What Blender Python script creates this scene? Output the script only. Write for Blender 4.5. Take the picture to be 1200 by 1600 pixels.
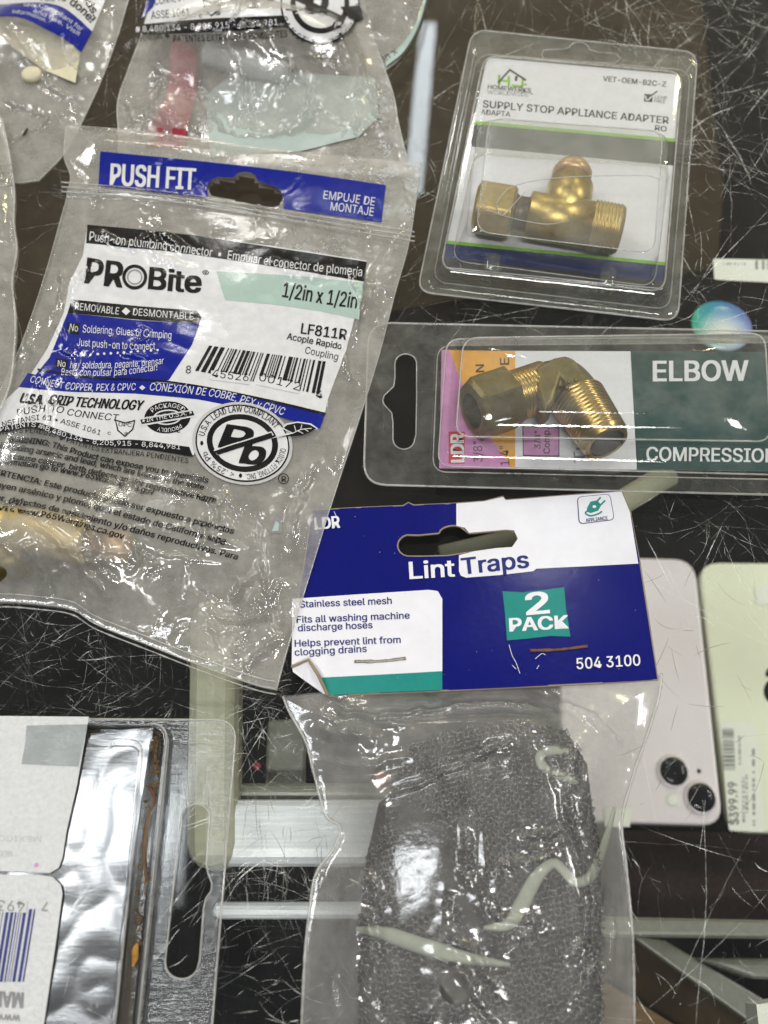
import bpy, bmesh, math, random
import numpy as np
from mathutils import Vector, Matrix
from mathutils.geometry import tessellate_polygon

scene = bpy.context.scene
for o in list(bpy.data.objects):
    bpy.data.objects.remove(o)
COL = scene.collection
PI = math.pi

# ------------------------------------------------------------------ camera
F = 1400.0                      # focal length in photo pixels (1200 x 1600)
TH = math.radians(25)           # tilt from straight down
D = 0.25                        # metres from lens to the glass along the axis
CX, CY, CZ = 0.0, -D * math.sin(TH), D * math.cos(TH)
cam = bpy.data.cameras.new('camera')
cam_o = bpy.data.objects.new('camera', cam)
COL.objects.link(cam_o)
cam_o.location = (CX, CY, CZ)
cam_o.rotation_euler = (TH, 0, 0)
cam.sensor_fit = 'VERTICAL'
cam.sensor_height = 36.0
cam.lens = 36.0 * F / 1600.0
cam.clip_start = 0.01
cam.clip_end = 60
cam.dof.use_dof = True
cam.dof.focus_distance = 0.245
cam.dof.aperture_fstop = 14
scene.camera = cam_o
scene.render.resolution_x = 768
scene.render.resolution_y = 1024

# ------------------------------------------------------------------ render / world
scene.render.engine = 'CYCLES'
cy = scene.cycles
cy.use_denoising = True
cy.max_bounces = 14
cy.diffuse_bounces = 3
cy.glossy_bounces = 4
cy.transmission_bounces = 6
cy.transparent_max_bounces = 48
cy.caustics_reflective = False
cy.caustics_refractive = False
cy.sample_clamp_indirect = 6
scene.view_settings.view_transform = 'Standard'
scene.view_settings.look = 'None'
scene.view_settings.exposure = 0.08
scene.view_settings.gamma = 1.0
scene.view_settings.use_curve_mapping = False

w = bpy.data.worlds.new('World')
scene.world = w
w.use_nodes = True
nt = w.node_tree
bg = nt.nodes['Background']
tc = nt.nodes.new('ShaderNodeTexCoord')
sp = nt.nodes.new('ShaderNodeSeparateXYZ')
nt.links.new(tc.outputs['Generated'], sp.inputs[0])
mr = nt.nodes.new('ShaderNodeMapRange')
mr.inputs[1].default_value = -0.2
mr.inputs[2].default_value = 0.85
nt.links.new(sp.outputs['Y'], mr.inputs[0])
cr = nt.nodes.new('ShaderNodeValToRGB')
nt.links.new(mr.outputs[0], cr.inputs[0])
e = cr.color_ramp.elements
e[0].position = 0.0; e[0].color = (0.08, 0.085, 0.092, 1)
e[1].position = 1.0; e[1].color = (0.62, 0.55, 0.42, 1)
k = e.new(0.45); k.color = (0.19, 0.185, 0.17, 1)
nt.links.new(cr.outputs[0], bg.inputs[0])
bg.inputs[1].default_value = 0.75


def ray(px, py):
    px = np.asarray(px, float); py = np.asarray(py, float)
    a = (px - 600) / F; b = -(py - 800) / F
    c, s = math.cos(TH), math.sin(TH)
    return np.stack([a, b * c + s, b * s - c], -1)


def U(px, py, z=0.0):
    """photo pixel -> point at height z"""
    d = ray(px, py)
    t = (np.asarray(z, float) - CZ) / d[..., 2]
    return np.array([CX, CY, CZ]) + d * t[..., None]


def lamp(px, py, sx, sy, L, z=2.3, col=(1, 0.98, 0.95), rot=0):
    """ceiling panel whose mirror image in the counter glass would sit behind photo pixel px, py"""
    p = U(px, py); d = ray(px, py)
    t = z / -d[2]
    q = p + np.array([d[0], d[1], -d[2]]) * t
    li = bpy.data.lights.new('ceiling_panel_light', 'AREA')
    li.shape = 'RECTANGLE'; li.size = sx; li.size_y = sy
    li.energy = L * PI * sx * sy
    li.color = col
    o = bpy.data.objects.new('ceiling_panel_light', li)
    COL.objects.link(o)
    o.location = q
    o.rotation_euler = (0, 0, rot)
    return o


for k_, (h_, L_) in enumerate(((0.10, 6), (0.17, 5), (0.24, 4), (0.32, 3), (0.40, 2))):   # long diffuser, brightest along its middle
    lamp(42, 1290 + k_ * 0.1, 0.80 + 0.02 * k_, h_, L_, z=2.3 + k_ * 0.004, col=(0.93, 0.97, 1.0))
lamp(400, 120, 0.32, 0.18, 62)
lamp(658, 160, 0.066, 0.95, 11, col=(0.85, 0.94, 1.0), rot=-0.08)
lamp(890, 840, 0.20, 0.14, 26)
lamp(1275, -70, 0.26, 0.36, 130, col=(1, 0.94, 0.46))
lamp(-420, 620, 0.3, 0.8, 52)
lamp(700, 2300, 1.2, 0.2, 52)
lamp(1720, 1000, 0.25, 1.0, 44)
lamp(250, -420, 0.9, 0.4, 40, col=(1, 0.94, 0.78))

# ------------------------------------------------------------------ numpy noise
_rng = np.random.RandomState(7)
_perm = _rng.permutation(512)
_grad = _rng.rand(512) * 2 * PI


def perlin(x, y, seed=0):
    xi = np.floor(x).astype(int); yi = np.floor(y).astype(int)
    xf = x - xi; yf = y - yi
    u = xf * xf * xf * (xf * (xf * 6 - 15) + 10); v = yf * yf * yf * (yf * (yf * 6 - 15) + 10)

    def g(ix, iy, dx, dy):
        h = _grad[(_perm[(_perm[(ix + seed * 37) & 511] + iy + seed * 91) & 511])]
        return np.cos(h) * dx + np.sin(h) * dy
    a = g(xi, yi, xf, yf); b = g(xi + 1, yi, xf - 1, yf)
    c = g(xi, yi + 1, xf, yf - 1); d = g(xi + 1, yi + 1, xf - 1, yf - 1)
    return (a + u * (b - a)) * (1 - v) + (c + u * (d - c)) * v


def seg_dist(x, y, poly, closed=False):
    n = len(poly); best = np.full(x.shape, 1e9)
    for i in range(n if closed else n - 1):
        ax, ay = poly[i][0], poly[i][1]; bx, by = poly[(i + 1) % n][0], poly[(i + 1) % n][1]
        dx, dy = bx - ax, by - ay; L = dx * dx + dy * dy + 1e-14
        t = np.clip(((x - ax) * dx + (y - ay) * dy) / L, 0, 1)
        best = np.minimum(best, (x - ax - t * dx) ** 2 + (y - ay - t * dy) ** 2)
    return np.sqrt(best)


def inside(x, y, poly):
    r = np.zeros(x.shape, bool); n = len(poly)
    for i in range(n):
        ax, ay = poly[i][0], poly[i][1]; bx, by = poly[(i + 1) % n][0], poly[(i + 1) % n][1]
        if ay == by: continue
        r ^= ((ay > y) != (by > y)) & (x < (bx - ax) * (y - ay) / (by - ay) + ax)
    return r


def sstep(x):
    x = np.clip(x, 0, 1); return x * x * (3 - 2 * x)


def smooth_path(pts, n):
    """Catmull-Rom through pts, n samples evenly spread by length"""
    p = np.array(pts, float)
    if len(p) > 2:
        q = np.vstack([2 * p[0] - p[1], p, 2 * p[-1] - p[-2]]); out = []
        for i in range(1, len(q) - 2):
            t = np.linspace(0, 1, 12, endpoint=False)[:, None]
            a, b, c, d = q[i - 1], q[i], q[i + 1], q[i + 2]
            out.append(0.5 * ((2 * b) + (-a + c) * t + (2 * a - 5 * b + 4 * c - d) * t ** 2 + (-a + 3 * b - 3 * c + d) * t ** 3))
        p = np.vstack(out + [p[-1:]])
    s = np.r_[0, np.cumsum(np.linalg.norm(np.diff(p, axis=0), axis=1))]
    t = np.linspace(0, s[-1], n)
    return np.stack([np.interp(t, s, p[:, k]) for k in range(p.shape[1])], -1)


# ------------------------------------------------------------------ materials
M = {}


def new_mat(name):
    m = bpy.data.materials.new(name); m.use_nodes = True
    m.node_tree.nodes.clear(); M[name] = m
    return m, m.node_tree.nodes, m.node_tree.links


def node(ns, kind, **kw):
    n = ns.new(kind)
    for k_, v in kw.items():
        if k_.startswith('i_'):
            n.inputs[k_[2:].replace('_', ' ')].default_value = v
        else:
            setattr(n, k_, v)
    return n


def noise(ns, ls, scale, detail=4, rough=0.6, stretch=None):
    t = node(ns, 'ShaderNodeTexNoise', i_Scale=scale, i_Detail=detail, i_Roughness=rough)
    g = ns.new('ShaderNodeNewGeometry')
    if stretch:
        mp = ns.new('ShaderNodeMapping')
        mp.inputs['Scale'].default_value = stretch[:3]
        if len(stretch) > 3: mp.inputs['Rotation'].default_value = (0, 0, stretch[3])
        ls.new(g.outputs['Position'], mp.inputs[0]); ls.new(mp.outputs[0], t.inputs['Vector'])
    else:
        ls.new(g.outputs['Position'], t.inputs['Vector'])
    return t


def ramp(ns, ls, src, p0, p1, c0=(0, 0, 0, 1), c1=(1, 1, 1, 1)):
    r = ns.new('ShaderNodeValToRGB')
    r.color_ramp.elements[0].position = p0; r.color_ramp.elements[1].position = p1
    r.color_ramp.elements[0].color = c0; r.color_ramp.elements[1].color = c1
    ls.new(src, r.inputs[0]); return r


def bump(ns, ls, src, strength, dist):
    b = node(ns, 'ShaderNodeBump', i_Strength=strength, i_Distance=dist)
    ls.new(src, b.inputs['Height']); return b


def pr(name, col, rough=0.5, metal=0.0, spec=0.5, var=0.12, vscale=300, bstr=0.0, bscale=900, bdist=0.0003, coat=0.0, stretch=None):
    """Principled with a little procedural wear in the colour and relief"""
    m, ns, ls = new_mat(name)
    out = ns.new('ShaderNodeOutputMaterial')
    p = node(ns, 'ShaderNodeBsdfPrincipled', i_Roughness=rough, i_Metallic=metal)
    p.inputs['Specular IOR Level'].default_value = spec
    p.inputs['Coat Weight'].default_value = coat
    p.inputs['Coat Roughness'].default_value = 0.12
    ls.new(p.outputs[0], out.inputs[0])
    t = noise(ns, ls, vscale, 5, 0.65, stretch)
    lo = tuple(c * (1 - var) for c in col) + (1,); hi = tuple(min(1, c * (1 + var * 0.6)) for c in col) + (1,)
    r = ramp(ns, ls, t.outputs[0], 0.3, 0.7, lo, hi)
    ls.new(r.outputs[0], p.inputs['Base Color'])
    if bstr:
        t2 = noise(ns, ls, bscale, 3, 0.6, stretch)
        b = bump(ns, ls, t2.outputs[0], bstr, bdist)
        ls.new(b.outputs[0], p.inputs['Normal'])
        if coat: ls.new(b.outputs[0], p.inputs['Coat Normal'])
    return m


def film(name, haze=0.2, hazecol=(0.8, 0.79, 0.76), rough=0.07, refl=2.1, tint=(0.97, 0.97, 0.96), crinkle=0.25, cscale=450, hvar=0.5, hscale=120, aniso=None):
    """thin clear plastic sheet: see-through, slightly milky, mirror-like by Fresnel"""
    m, ns, ls = new_mat(name)
    out = ns.new('ShaderNodeOutputMaterial')
    tr = node(ns, 'ShaderNodeBsdfTransparent', i_Color=tint + (1,))
    df = node(ns, 'ShaderNodeBsdfDiffuse', i_Color=hazecol + (1,))
    tl = node(ns, 'ShaderNodeBsdfTranslucent', i_Color=hazecol + (1,))
    mt = node(ns, 'ShaderNodeMixShader', i_Fac=0.35)
    ls.new(df.outputs[0], mt.inputs[1]); ls.new(tl.outputs[0], mt.inputs[2])
    mh = ns.new('ShaderNodeMixShader')
    t = noise(ns, ls, hscale, 6, 0.7)
    mrn = node(ns, 'ShaderNodeMapRange')
    mrn.inputs[1].default_value = 0.3; mrn.inputs[2].default_value = 0.72
    mrn.inputs[3].default_value = haze * (1 - hvar); mrn.inputs[4].default_value = haze * (1 + hvar)
    ls.new(t.outputs[0], mrn.inputs[0]); ls.new(mrn.outputs[0], mh.inputs[0])
    ls.new(tr.outputs[0], mh.inputs[1]); ls.new(mt.outputs[0], mh.inputs[2])
    gl = node(ns, 'ShaderNodeBsdfAnisotropic', i_Roughness=rough)
    lw = node(ns, 'ShaderNodeLayerWeight', i_Blend=0.5)
    pw = node(ns, 'ShaderNodeMath', operation='POWER'); pw.inputs[1].default_value = 5
    # facing output with blend .5 is 1-|cos|
    ls.new(lw.outputs['Facing'], pw.inputs[0])
    ma = node(ns, 'ShaderNodeMath', operation='MULTIPLY_ADD', use_clamp=True)
    ma.inputs[1].default_value = 0.9; ma.inputs[2].default_value = 0.042 * refl
    ls.new(pw.outputs[0], ma.inputs[0])
    mx = ns.new('ShaderNodeMixShader')
    ls.new(ma.outputs[0], mx.inputs[0]); ls.new(mh.outputs[0], mx.inputs[1]); ls.new(gl.outputs[0], mx.inputs[2])
    ls.new(mx.outputs[0], out.inputs[0])
    if crinkle:
        t2 = noise(ns, ls, cscale, 4, 0.6, aniso)
        b = bump(ns, ls, t2.outputs[0], crinkle, 0.0006)
        ls.new(b.outputs[0], gl.inputs['Normal'])
    return m


def glass_mat():
    m = film('counter_glass', haze=0.007, hazecol=(0.7, 0.72, 0.7), rough=0.02, refl=0.75, tint=(0.985, 0.995, 0.99), crinkle=0.0, hvar=1.0, hscale=38)
    return m


glass_mat()
film('bag_film', haze=0.36, hazecol=(0.78, 0.76, 0.70), crinkle=0.22, cscale=380, hvar=0.4)
film('bag_film_back', haze=0.25, hazecol=(0.78, 0.76, 0.70), crinkle=0.2, cscale=300)
film('soft_back', haze=0.22, crinkle=0.15, cscale=260, rough=0.12)
film('channel_grime', haze=0.5, hazecol=(0.20, 0.175, 0.13), rough=0.2, crinkle=0.2, hvar=0.5, hscale=200)
film('milky_glint', haze=0.56, hazecol=(0.66, 0.72, 0.60), rough=0.38, refl=0.5, crinkle=0.2, hvar=0.3)  # milky colour standing in for lamp glints on the bag film
film('flange_plastic', haze=0.07, hazecol=(0.7, 0.73, 0.75), rough=0.16, refl=2.6, tint=(0.95, 0.96, 0.95), crinkle=0.3, cscale=500, aniso=(0.2, 2.0, 1), hvar=0.9)
film('bubble_haze', haze=0.13, hazecol=(0.75, 0.76, 0.70), rough=0.12, refl=1.9, tint=(0.95, 0.96, 0.94), crinkle=0.06, cscale=500, hvar=1.0, hscale=42)
film('bag_film_soft', haze=0.16, crinkle=0.15, cscale=260, rough=0.13, refl=1.9)
film('edge_film', haze=0.42, rough=0.16, refl=1.5, crinkle=0.0)
film('shell_plastic', haze=0.10, hazecol=(0.75, 0.76, 0.7), rough=0.045, refl=1.7, tint=(0.95, 0.96, 0.94), crinkle=0.06, cscale=700, hvar=0.8)
film('scuffed_shell', haze=0.05, hazecol=(0.7, 0.72, 0.74), rough=0.20, refl=5.0, tint=(0.60, 0.62, 0.65), crinkle=0.05, cscale=420, aniso=(0.35, 1.3, 1), hvar=0.9, hscale=90)
pr('blue_print', (0.005, 0.013, 0.22), 0.17, spec=0.45, var=0.15, bstr=0.12)
pr('black_print', (0.009, 0.009, 0.010), 0.17, spec=0.45, var=0.2, bstr=0.12)
pr('white_print', (0.62, 0.625, 0.63), 0.18, spec=0.5, var=0.10, bstr=0.12)
pr('grey_print', (0.45, 0.45, 0.44), 0.4)
pr('aqua_print', (0.36, 0.47, 0.42), 0.18, var=0.05, bstr=0.12)
pr('card_white', (0.74, 0.74, 0.78), 0.25, spec=0.4, var=0.05, vscale=180, bstr=0.06)
pr('card_navy', (0.002, 0.005, 0.14), 0.2, spec=0.4, var=0.12, vscale=400, bstr=0.10, bscale=520)
pr('card_teal', (0.0, 0.22, 0.19), 0.35, var=0.1, coat=0.2)
pr('ink_navy', (0.008, 0.012, 0.15), 0.4)
pr('ink_black', (0.02, 0.02, 0.022), 0.45)
pr('ink_green', (0.22, 0.50, 0.03), 0.45)
pr('ink_darkblue', (0.008, 0.022, 0.12), 0.4, var=0.25)
pr('ink_red', (0.55, 0.03, 0.04), 0.4)
pr('ink_grey', (0.22, 0.22, 0.23), 0.45)
pr('card_core', (0.28, 0.22, 0.15), 0.8)
pr('deep_green', (0.0, 0.045, 0.045), 0.4, var=0.25, vscale=160)
pr('pink_ink', (0.58, 0.24, 0.50), 0.45)
pr('orange_ink', (0.75, 0.36, 0.05), 0.45)
pr('brass', (0.60, 0.43, 0.13), 0.30, metal=1.0, var=0.28, vscale=260, bstr=0.12, bscale=1500)
pr('brass_satin', (0.57, 0.42, 0.14), 0.36, metal=0.9, var=0.28, vscale=240, bstr=0.15, bscale=1300)
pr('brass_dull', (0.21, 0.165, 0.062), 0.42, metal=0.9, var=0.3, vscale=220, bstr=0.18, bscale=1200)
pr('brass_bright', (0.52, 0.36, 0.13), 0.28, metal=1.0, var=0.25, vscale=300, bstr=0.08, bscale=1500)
pr('bore_shade', (0.022, 0.016, 0.009), 0.45, metal=0.3)  # near-black brass: shade inside the bores put into the colour
pr('brass_dark', (0.10, 0.07, 0.05), 0.4, metal=0.5)
pr('copper_pink', (0.62, 0.40, 0.20), 0.35, metal=0.5)
pr('paper_teal', (0.40, 0.47, 0.44), 0.6, var=0.15, vscale=120)
pr('wire_steel', (0.27, 0.265, 0.27), 0.16, metal=1.0, var=0.3)
pr('rust', (0.16, 0.07, 0.035), 0.7, var=0.5, vscale=900)
pr('staple_grey', (0.30, 0.28, 0.24), 0.45, metal=0.6, var=0.4, vscale=900)
pr('nylon', (0.66, 0.74, 0.62), 0.45, var=0.06)
pr('label_paper', (0.55, 0.56, 0.56), 0.5, var=0.10, vscale=900, bstr=0.5, bscale=700, bdist=0.0005, coat=0.25)
pr('label_grey', (0.27, 0.29, 0.29), 0.5, var=0.06, vscale=900, bstr=0.3, bscale=700, coat=0.2)
pr('pink_phone', (0.76, 0.70, 0.71), 0.2, var=0.03, coat=0.4)
pr('cream_phone', (0.78, 0.80, 0.62), 0.2, var=0.02, coat=0.4)
pr('lens_black', (0.006, 0.006, 0.008), 0.08, var=0.0)
pr('tag_white', (0.74, 0.75, 0.66), 0.5, var=0.03)
pr('shelf_black', (0.006, 0.0062, 0.007), 0.9, spec=0.03, var=0.4, vscale=60)
pr('shelf_brown', (0.040, 0.029, 0.018), 0.9, spec=0.03, var=0.35, vscale=40)
pr('velvet_brown', (0.030, 0.019, 0.017), 0.9, spec=0.03, var=0.35, vscale=500)
pr('aluminium', (0.86, 0.88, 0.92), 0.3, metal=0.0, var=0.2, vscale=60, stretch=(1, 25, 1))
pr('rail_grey', (0.20, 0.20, 0.165), 0.4, var=0.15, metal=0.2)
pr('cream_bar', (0.44, 0.43, 0.31), 0.5, var=0.06)
pr('dull_red', (0.24, 0.10, 0.08), 0.5)
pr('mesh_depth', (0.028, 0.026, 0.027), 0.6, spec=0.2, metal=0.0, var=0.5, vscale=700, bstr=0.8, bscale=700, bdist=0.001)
pr('scratch_dark', (0.20, 0.19, 0.16), 0.6, var=0.3)
pr('white_strip', (0.70, 0.80, 0.86), 0.4, var=0.05)
pr('wood', (0.19, 0.105, 0.03), 0.5, var=0.3, vscale=60, stretch=(1, 8, 1))
pr('brass_pale', (0.62, 0.48, 0.20), 0.5, metal=0.7, var=0.2)
pr('red_plastic', (0.27, 0.014, 0.03), 0.35, var=0.1)
pr('pale_plastic', (0.58, 0.60, 0.60), 0.4, var=0.1)
pr('paper_cream', (0.62, 0.57, 0.40), 0.7, var=0.12)
pr('dry_brown', (0.20, 0.12, 0.055), 0.75, var=0.4, vscale=700)
pr('dry_orange', (0.48, 0.24, 0.05), 0.75, var=0.4, vscale=700)
pr('dark_seed', (0.02, 0.015, 0.01), 0.5)


def scratch_mat():
    m, ns, ls = new_mat('scratch')
    out = ns.new('ShaderNodeOutputMaterial')
    p = node(ns, 'ShaderNodeBsdfPrincipled', i_Roughness=0.38)
    p.inputs['Base Color'].default_value = (0.72, 0.74, 0.70, 1)
    p.inputs['Metallic'].default_value = 0.6
    tr = ns.new('ShaderNodeBsdfTransparent'); mx = ns.new('ShaderNodeMixShader')
    t = noise(ns, ls, 500, 3, 0.7)
    r = ramp(ns, ls, t.outputs[0], 0.35, 0.7, (0.10,) * 3 + (1,), (0.9,) * 3 + (1,))
    t2 = noise(ns, ls, 70, 3, 0.6)      # worn patches: some scratches nearly polished away
    r2 = ramp(ns, ls, t2.outputs[0], 0.36, 0.62, (0.12,) * 3 + (1,), (1,) * 3 + (1,))
    mm = node(ns, 'ShaderNodeMath', operation='MULTIPLY')
    ls.new(r.outputs[0], mm.inputs[0]); ls.new(r2.outputs[0], mm.inputs[1])
    ls.new(mm.outputs[0], mx.inputs[0]); ls.new(tr.outputs[0], mx.inputs[1]); ls.new(p.outputs[0], mx.inputs[2])
    ls.new(mx.outputs[0], out.inputs[0])


scratch_mat()


def reflection_tint():  # light reflection painted as a green to blue ramp with a pale middle
    m, ns, ls = new_mat('reflection_tint')
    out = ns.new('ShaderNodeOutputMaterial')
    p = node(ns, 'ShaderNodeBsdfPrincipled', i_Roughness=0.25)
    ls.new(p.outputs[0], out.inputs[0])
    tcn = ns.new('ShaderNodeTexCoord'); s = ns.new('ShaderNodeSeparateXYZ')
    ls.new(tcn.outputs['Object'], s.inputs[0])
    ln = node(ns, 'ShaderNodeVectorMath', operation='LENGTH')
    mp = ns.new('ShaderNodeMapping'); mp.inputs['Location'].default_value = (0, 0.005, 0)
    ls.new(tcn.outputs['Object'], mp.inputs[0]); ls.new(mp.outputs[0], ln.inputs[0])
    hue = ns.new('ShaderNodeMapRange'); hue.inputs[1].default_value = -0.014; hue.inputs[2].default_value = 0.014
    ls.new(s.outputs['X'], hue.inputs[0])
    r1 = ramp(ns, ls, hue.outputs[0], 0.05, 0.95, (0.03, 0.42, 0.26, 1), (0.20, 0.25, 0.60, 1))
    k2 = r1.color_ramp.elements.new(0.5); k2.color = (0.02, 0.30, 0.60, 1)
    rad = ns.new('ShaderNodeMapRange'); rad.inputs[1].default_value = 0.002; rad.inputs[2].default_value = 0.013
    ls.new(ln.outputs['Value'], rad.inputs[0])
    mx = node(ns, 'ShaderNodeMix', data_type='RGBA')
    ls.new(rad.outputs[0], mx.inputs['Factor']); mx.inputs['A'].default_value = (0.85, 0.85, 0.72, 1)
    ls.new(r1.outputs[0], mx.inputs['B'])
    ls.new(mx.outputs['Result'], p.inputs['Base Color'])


reflection_tint()

# ------------------------------------------------------------------ object helpers
ORG = {}


def thing(name, label, cat, loc=(0, 0, 0), group=None):
    o = bpy.data.objects.new(name, None); COL.objects.link(o)
    o.empty_display_size = 0.01
    o.location = loc; o['label'] = label; o['category'] = cat
    if group: o['group'] = group
    ORG[o.name] = np.array(loc, float)
    return o


def tag(o, label, cat, group=None):
    o['label'] = label; o['category'] = cat
    if group: o['group'] = group
    return o


def mesh(name, v, f, mats, parent=None, smooth=True, midx=None, normals=None, kind=None, loc=None):
    """ONE mesh object from world-space vertices"""
    v = np.asarray(v, float)
    if parent is not None: org = ORG[parent.name]
    elif loc is not None: org = np.array(loc, float)
    else: org = np.array([*(v[:, :2].mean(0)), v[:, 2].min()])
    me = bpy.data.meshes.new(name)
    me.from_pydata((v - org).tolist(), [], f if isinstance(f, list) else f.tolist())
    mats = mats if isinstance(mats, (list, tuple)) else [mats]
    for m in mats: me.materials.append(M[m])
    if midx is not None: me.polygons.foreach_set('material_index', np.asarray(midx, np.int32))
    me.polygons.foreach_set('use_smooth', np.full(len(me.polygons), bool(smooth)))
    me.update()
    if normals is not None:
        me.normals_split_custom_set_from_vertices([tuple(n) for n in normals])
    o = bpy.data.objects.new(name, me); COL.objects.link(o)
    if parent is not None: o.parent = parent; ORG[o.name] = org
    else: o.location = org; ORG[o.name] = org
    if kind: o['kind'] = kind
    return o


def bevel(o, wd, seg=2, ang=35):
    b = o.modifiers.new('bevel', 'BEVEL'); b.width = wd; b.segments = seg
    b.limit_method = 'ANGLE'; b.angle_limit = math.radians(ang); b.harden_normals = False
    return o


class Geo:
    """collects pieces of one mesh"""
    def __init__(s): s.v = []; s.f = []; s.m = []; s.n = 0

    def add(s, v, f, m=0):
        s.v.append(np.asarray(v, float)); s.f += [[i + s.n for i in q] for q in f]
        s.m += [m] * len(f); s.n += len(v)

    def build(s, name, mats, parent=None, **kw):
        return mesh(name, np.vstack(s.v), s.f, mats, parent, midx=s.m, **kw)


def tube(path, r, n=8, cap=True, flat=1.0):
    p = np.asarray(path, float); k = len(p)
    r = np.broadcast_to(np.asarray(r, float), (k,))
    t = np.gradient(p, axis=0); t /= np.linalg.norm(t, axis=1)[:, None] + 1e-12
    up = np.tile(np.array([0, 0, 1.0]), (k, 1)); bad = np.abs(t[:, 2]) > 0.95
    up[bad] = (0, 1, 0)
    a = np.cross(t, up); a /= np.linalg.norm(a, axis=1)[:, None]
    b = np.cross(a, t)
    ang = np.arange(n) * 2 * PI / n
    v = p[:, None, :] + r[:, None, None] * (np.cos(ang)[None, :, None] * a[:, None, :] + flat * np.sin(ang)[None, :, None] * b[:, None, :])
    f = [[i * n + j, i * n + (j + 1) % n, (i + 1) * n + (j + 1) % n, (i + 1) * n + j] for i in range(k - 1) for j in range(n)]
    if cap: f += [list(range(n))[::-1], [(k - 1) * n + j for j in range(n)]]
    return v.reshape(-1, 3), f


def revolve(p0, p1, prof, n=40, rfun=None, up=(0, 0, 1), caps=True):
    """rings of radius r at distance s from p0 along p0->p1; prof rows (s, r[, hex])"""
    p0 = np.array(p0, float); ax = np.array(p1, float) - p0; ax /= np.linalg.norm(ax)
    up = (0, 1, 0) if abs(ax[2]) > .95 else up; u = np.cross(ax, up); u /= np.linalg.norm(u); w_ = np.cross(u, ax)
    ang = np.arange(n) * 2 * PI / n
    vs = []
    for row in prof:
        s_, r_ = row[0], row[1]
        rr = np.full(n, r_)
        if len(row) > 2 and row[2]:
            a6 = (ang + row[2]) % (PI / 3) - PI / 6
            rr = np.minimum(row[3] / np.cos(a6), r_)
        vs.append(p0 + ax * s_ + rr[:, None] * (np.cos(ang)[:, None] * u + np.sin(ang)[:, None] * w_))
    k = len(vs)
    f = [[i * n + j, (i + 1) * n + j, (i + 1) * n + (j + 1) % n, i * n + (j + 1) % n] for i in range(k - 1) for j in range(n)]
    if caps: f += [list(range(n)), [(k - 1) * n + j for j in range(n)][::-1]]
    return np.vstack(vs), f


def threads(s0, s1, r0, r1, pitch, depth):
    out = []; n = int((s1 - s0) / pitch)
    for i in range(n):
        s = s0 + i * pitch; t = i / max(1, n - 1); r = r0 + (r1 - r0) * t
        out += [(s, r - depth), (s + pitch * 0.30, r - depth * 0.1), (s + pitch * 0.45, r), (s + pitch * 0.62, r), (s + pitch * 0.78, r - depth * 0.15)]
    out.append((s1, r1 - depth))
    return out


# ------------------------------------------------------------------ printing: artwork laid out in photo pixels, wrapped on the true surface
_fcache = {}
try:    # the sans-serif face that ships inside Blender; the built-in face if it is absent
    import os
    FACE = bpy.data.fonts.load(os.path.join(bpy.utils.system_resource('DATAFILES', path='fonts'), 'Inter.woff2'))
except Exception:
    FACE = None


def glyphs(text, bold):
    key = (text, bold)
    if key not in _fcache:
        cu = bpy.data.curves.new('lettering', 'FONT'); cu.body = text; cu.size = 1
        cu.resolution_u = 3; cu.offset = bold
        if FACE: cu.font = FACE
        ob = bpy.data.objects.new('lettering', cu)
        me = bpy.data.meshes.new_from_object(ob)
        v = np.array([tuple(q.co) for q in me.vertices])[:, :2] if len(me.vertices) else np.zeros((0, 2))
        f = [list(p.vertices) for p in me.polygons]
        bpy.data.meshes.remove(me); bpy.data.objects.remove(ob); bpy.data.curves.remove(cu)
        _fcache[key] = (v, f)
    return _fcache[key]


CAPH = max(glyphs('H', 0)[0][:, 1])


def ell(cx, cy, rx, ry, rot=0, a0=0, a1=360, n=48):
    a = np.radians(np.linspace(a0, a1, n, endpoint=(abs(a1 - a0) < 360)))
    x = rx * np.cos(a); y = ry * np.sin(a); c, s = math.cos(math.radians(rot)), math.sin(math.radians(rot))
    return np.stack([cx + c * x - s * y, cy + s * x + c * y], -1)


def rrect(pts, r, n=6):
    """rounded quad through 4 corner pixels"""
    p = [np.array(q, float) for q in pts]; out = []
    for i in range(len(p)):
        a, b, c = p[i - 1], p[i], p[(i + 1) % len(p)]
        rr = r[i] if isinstance(r, (list, tuple)) else r
        if rr <= 0: out.append(b); continue
        d0 = (a - b) / np.linalg.norm(a - b); d1 = (c - b) / np.linalg.norm(c - b)
        s, e_ = b + d0 * rr, b + d1 * rr
        for t in np.linspace(0, 1, n):
            out.append((1 - t) ** 2 * s + 2 * t * (1 - t) * b + t * t * e_)
    return np.array(out)


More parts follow.
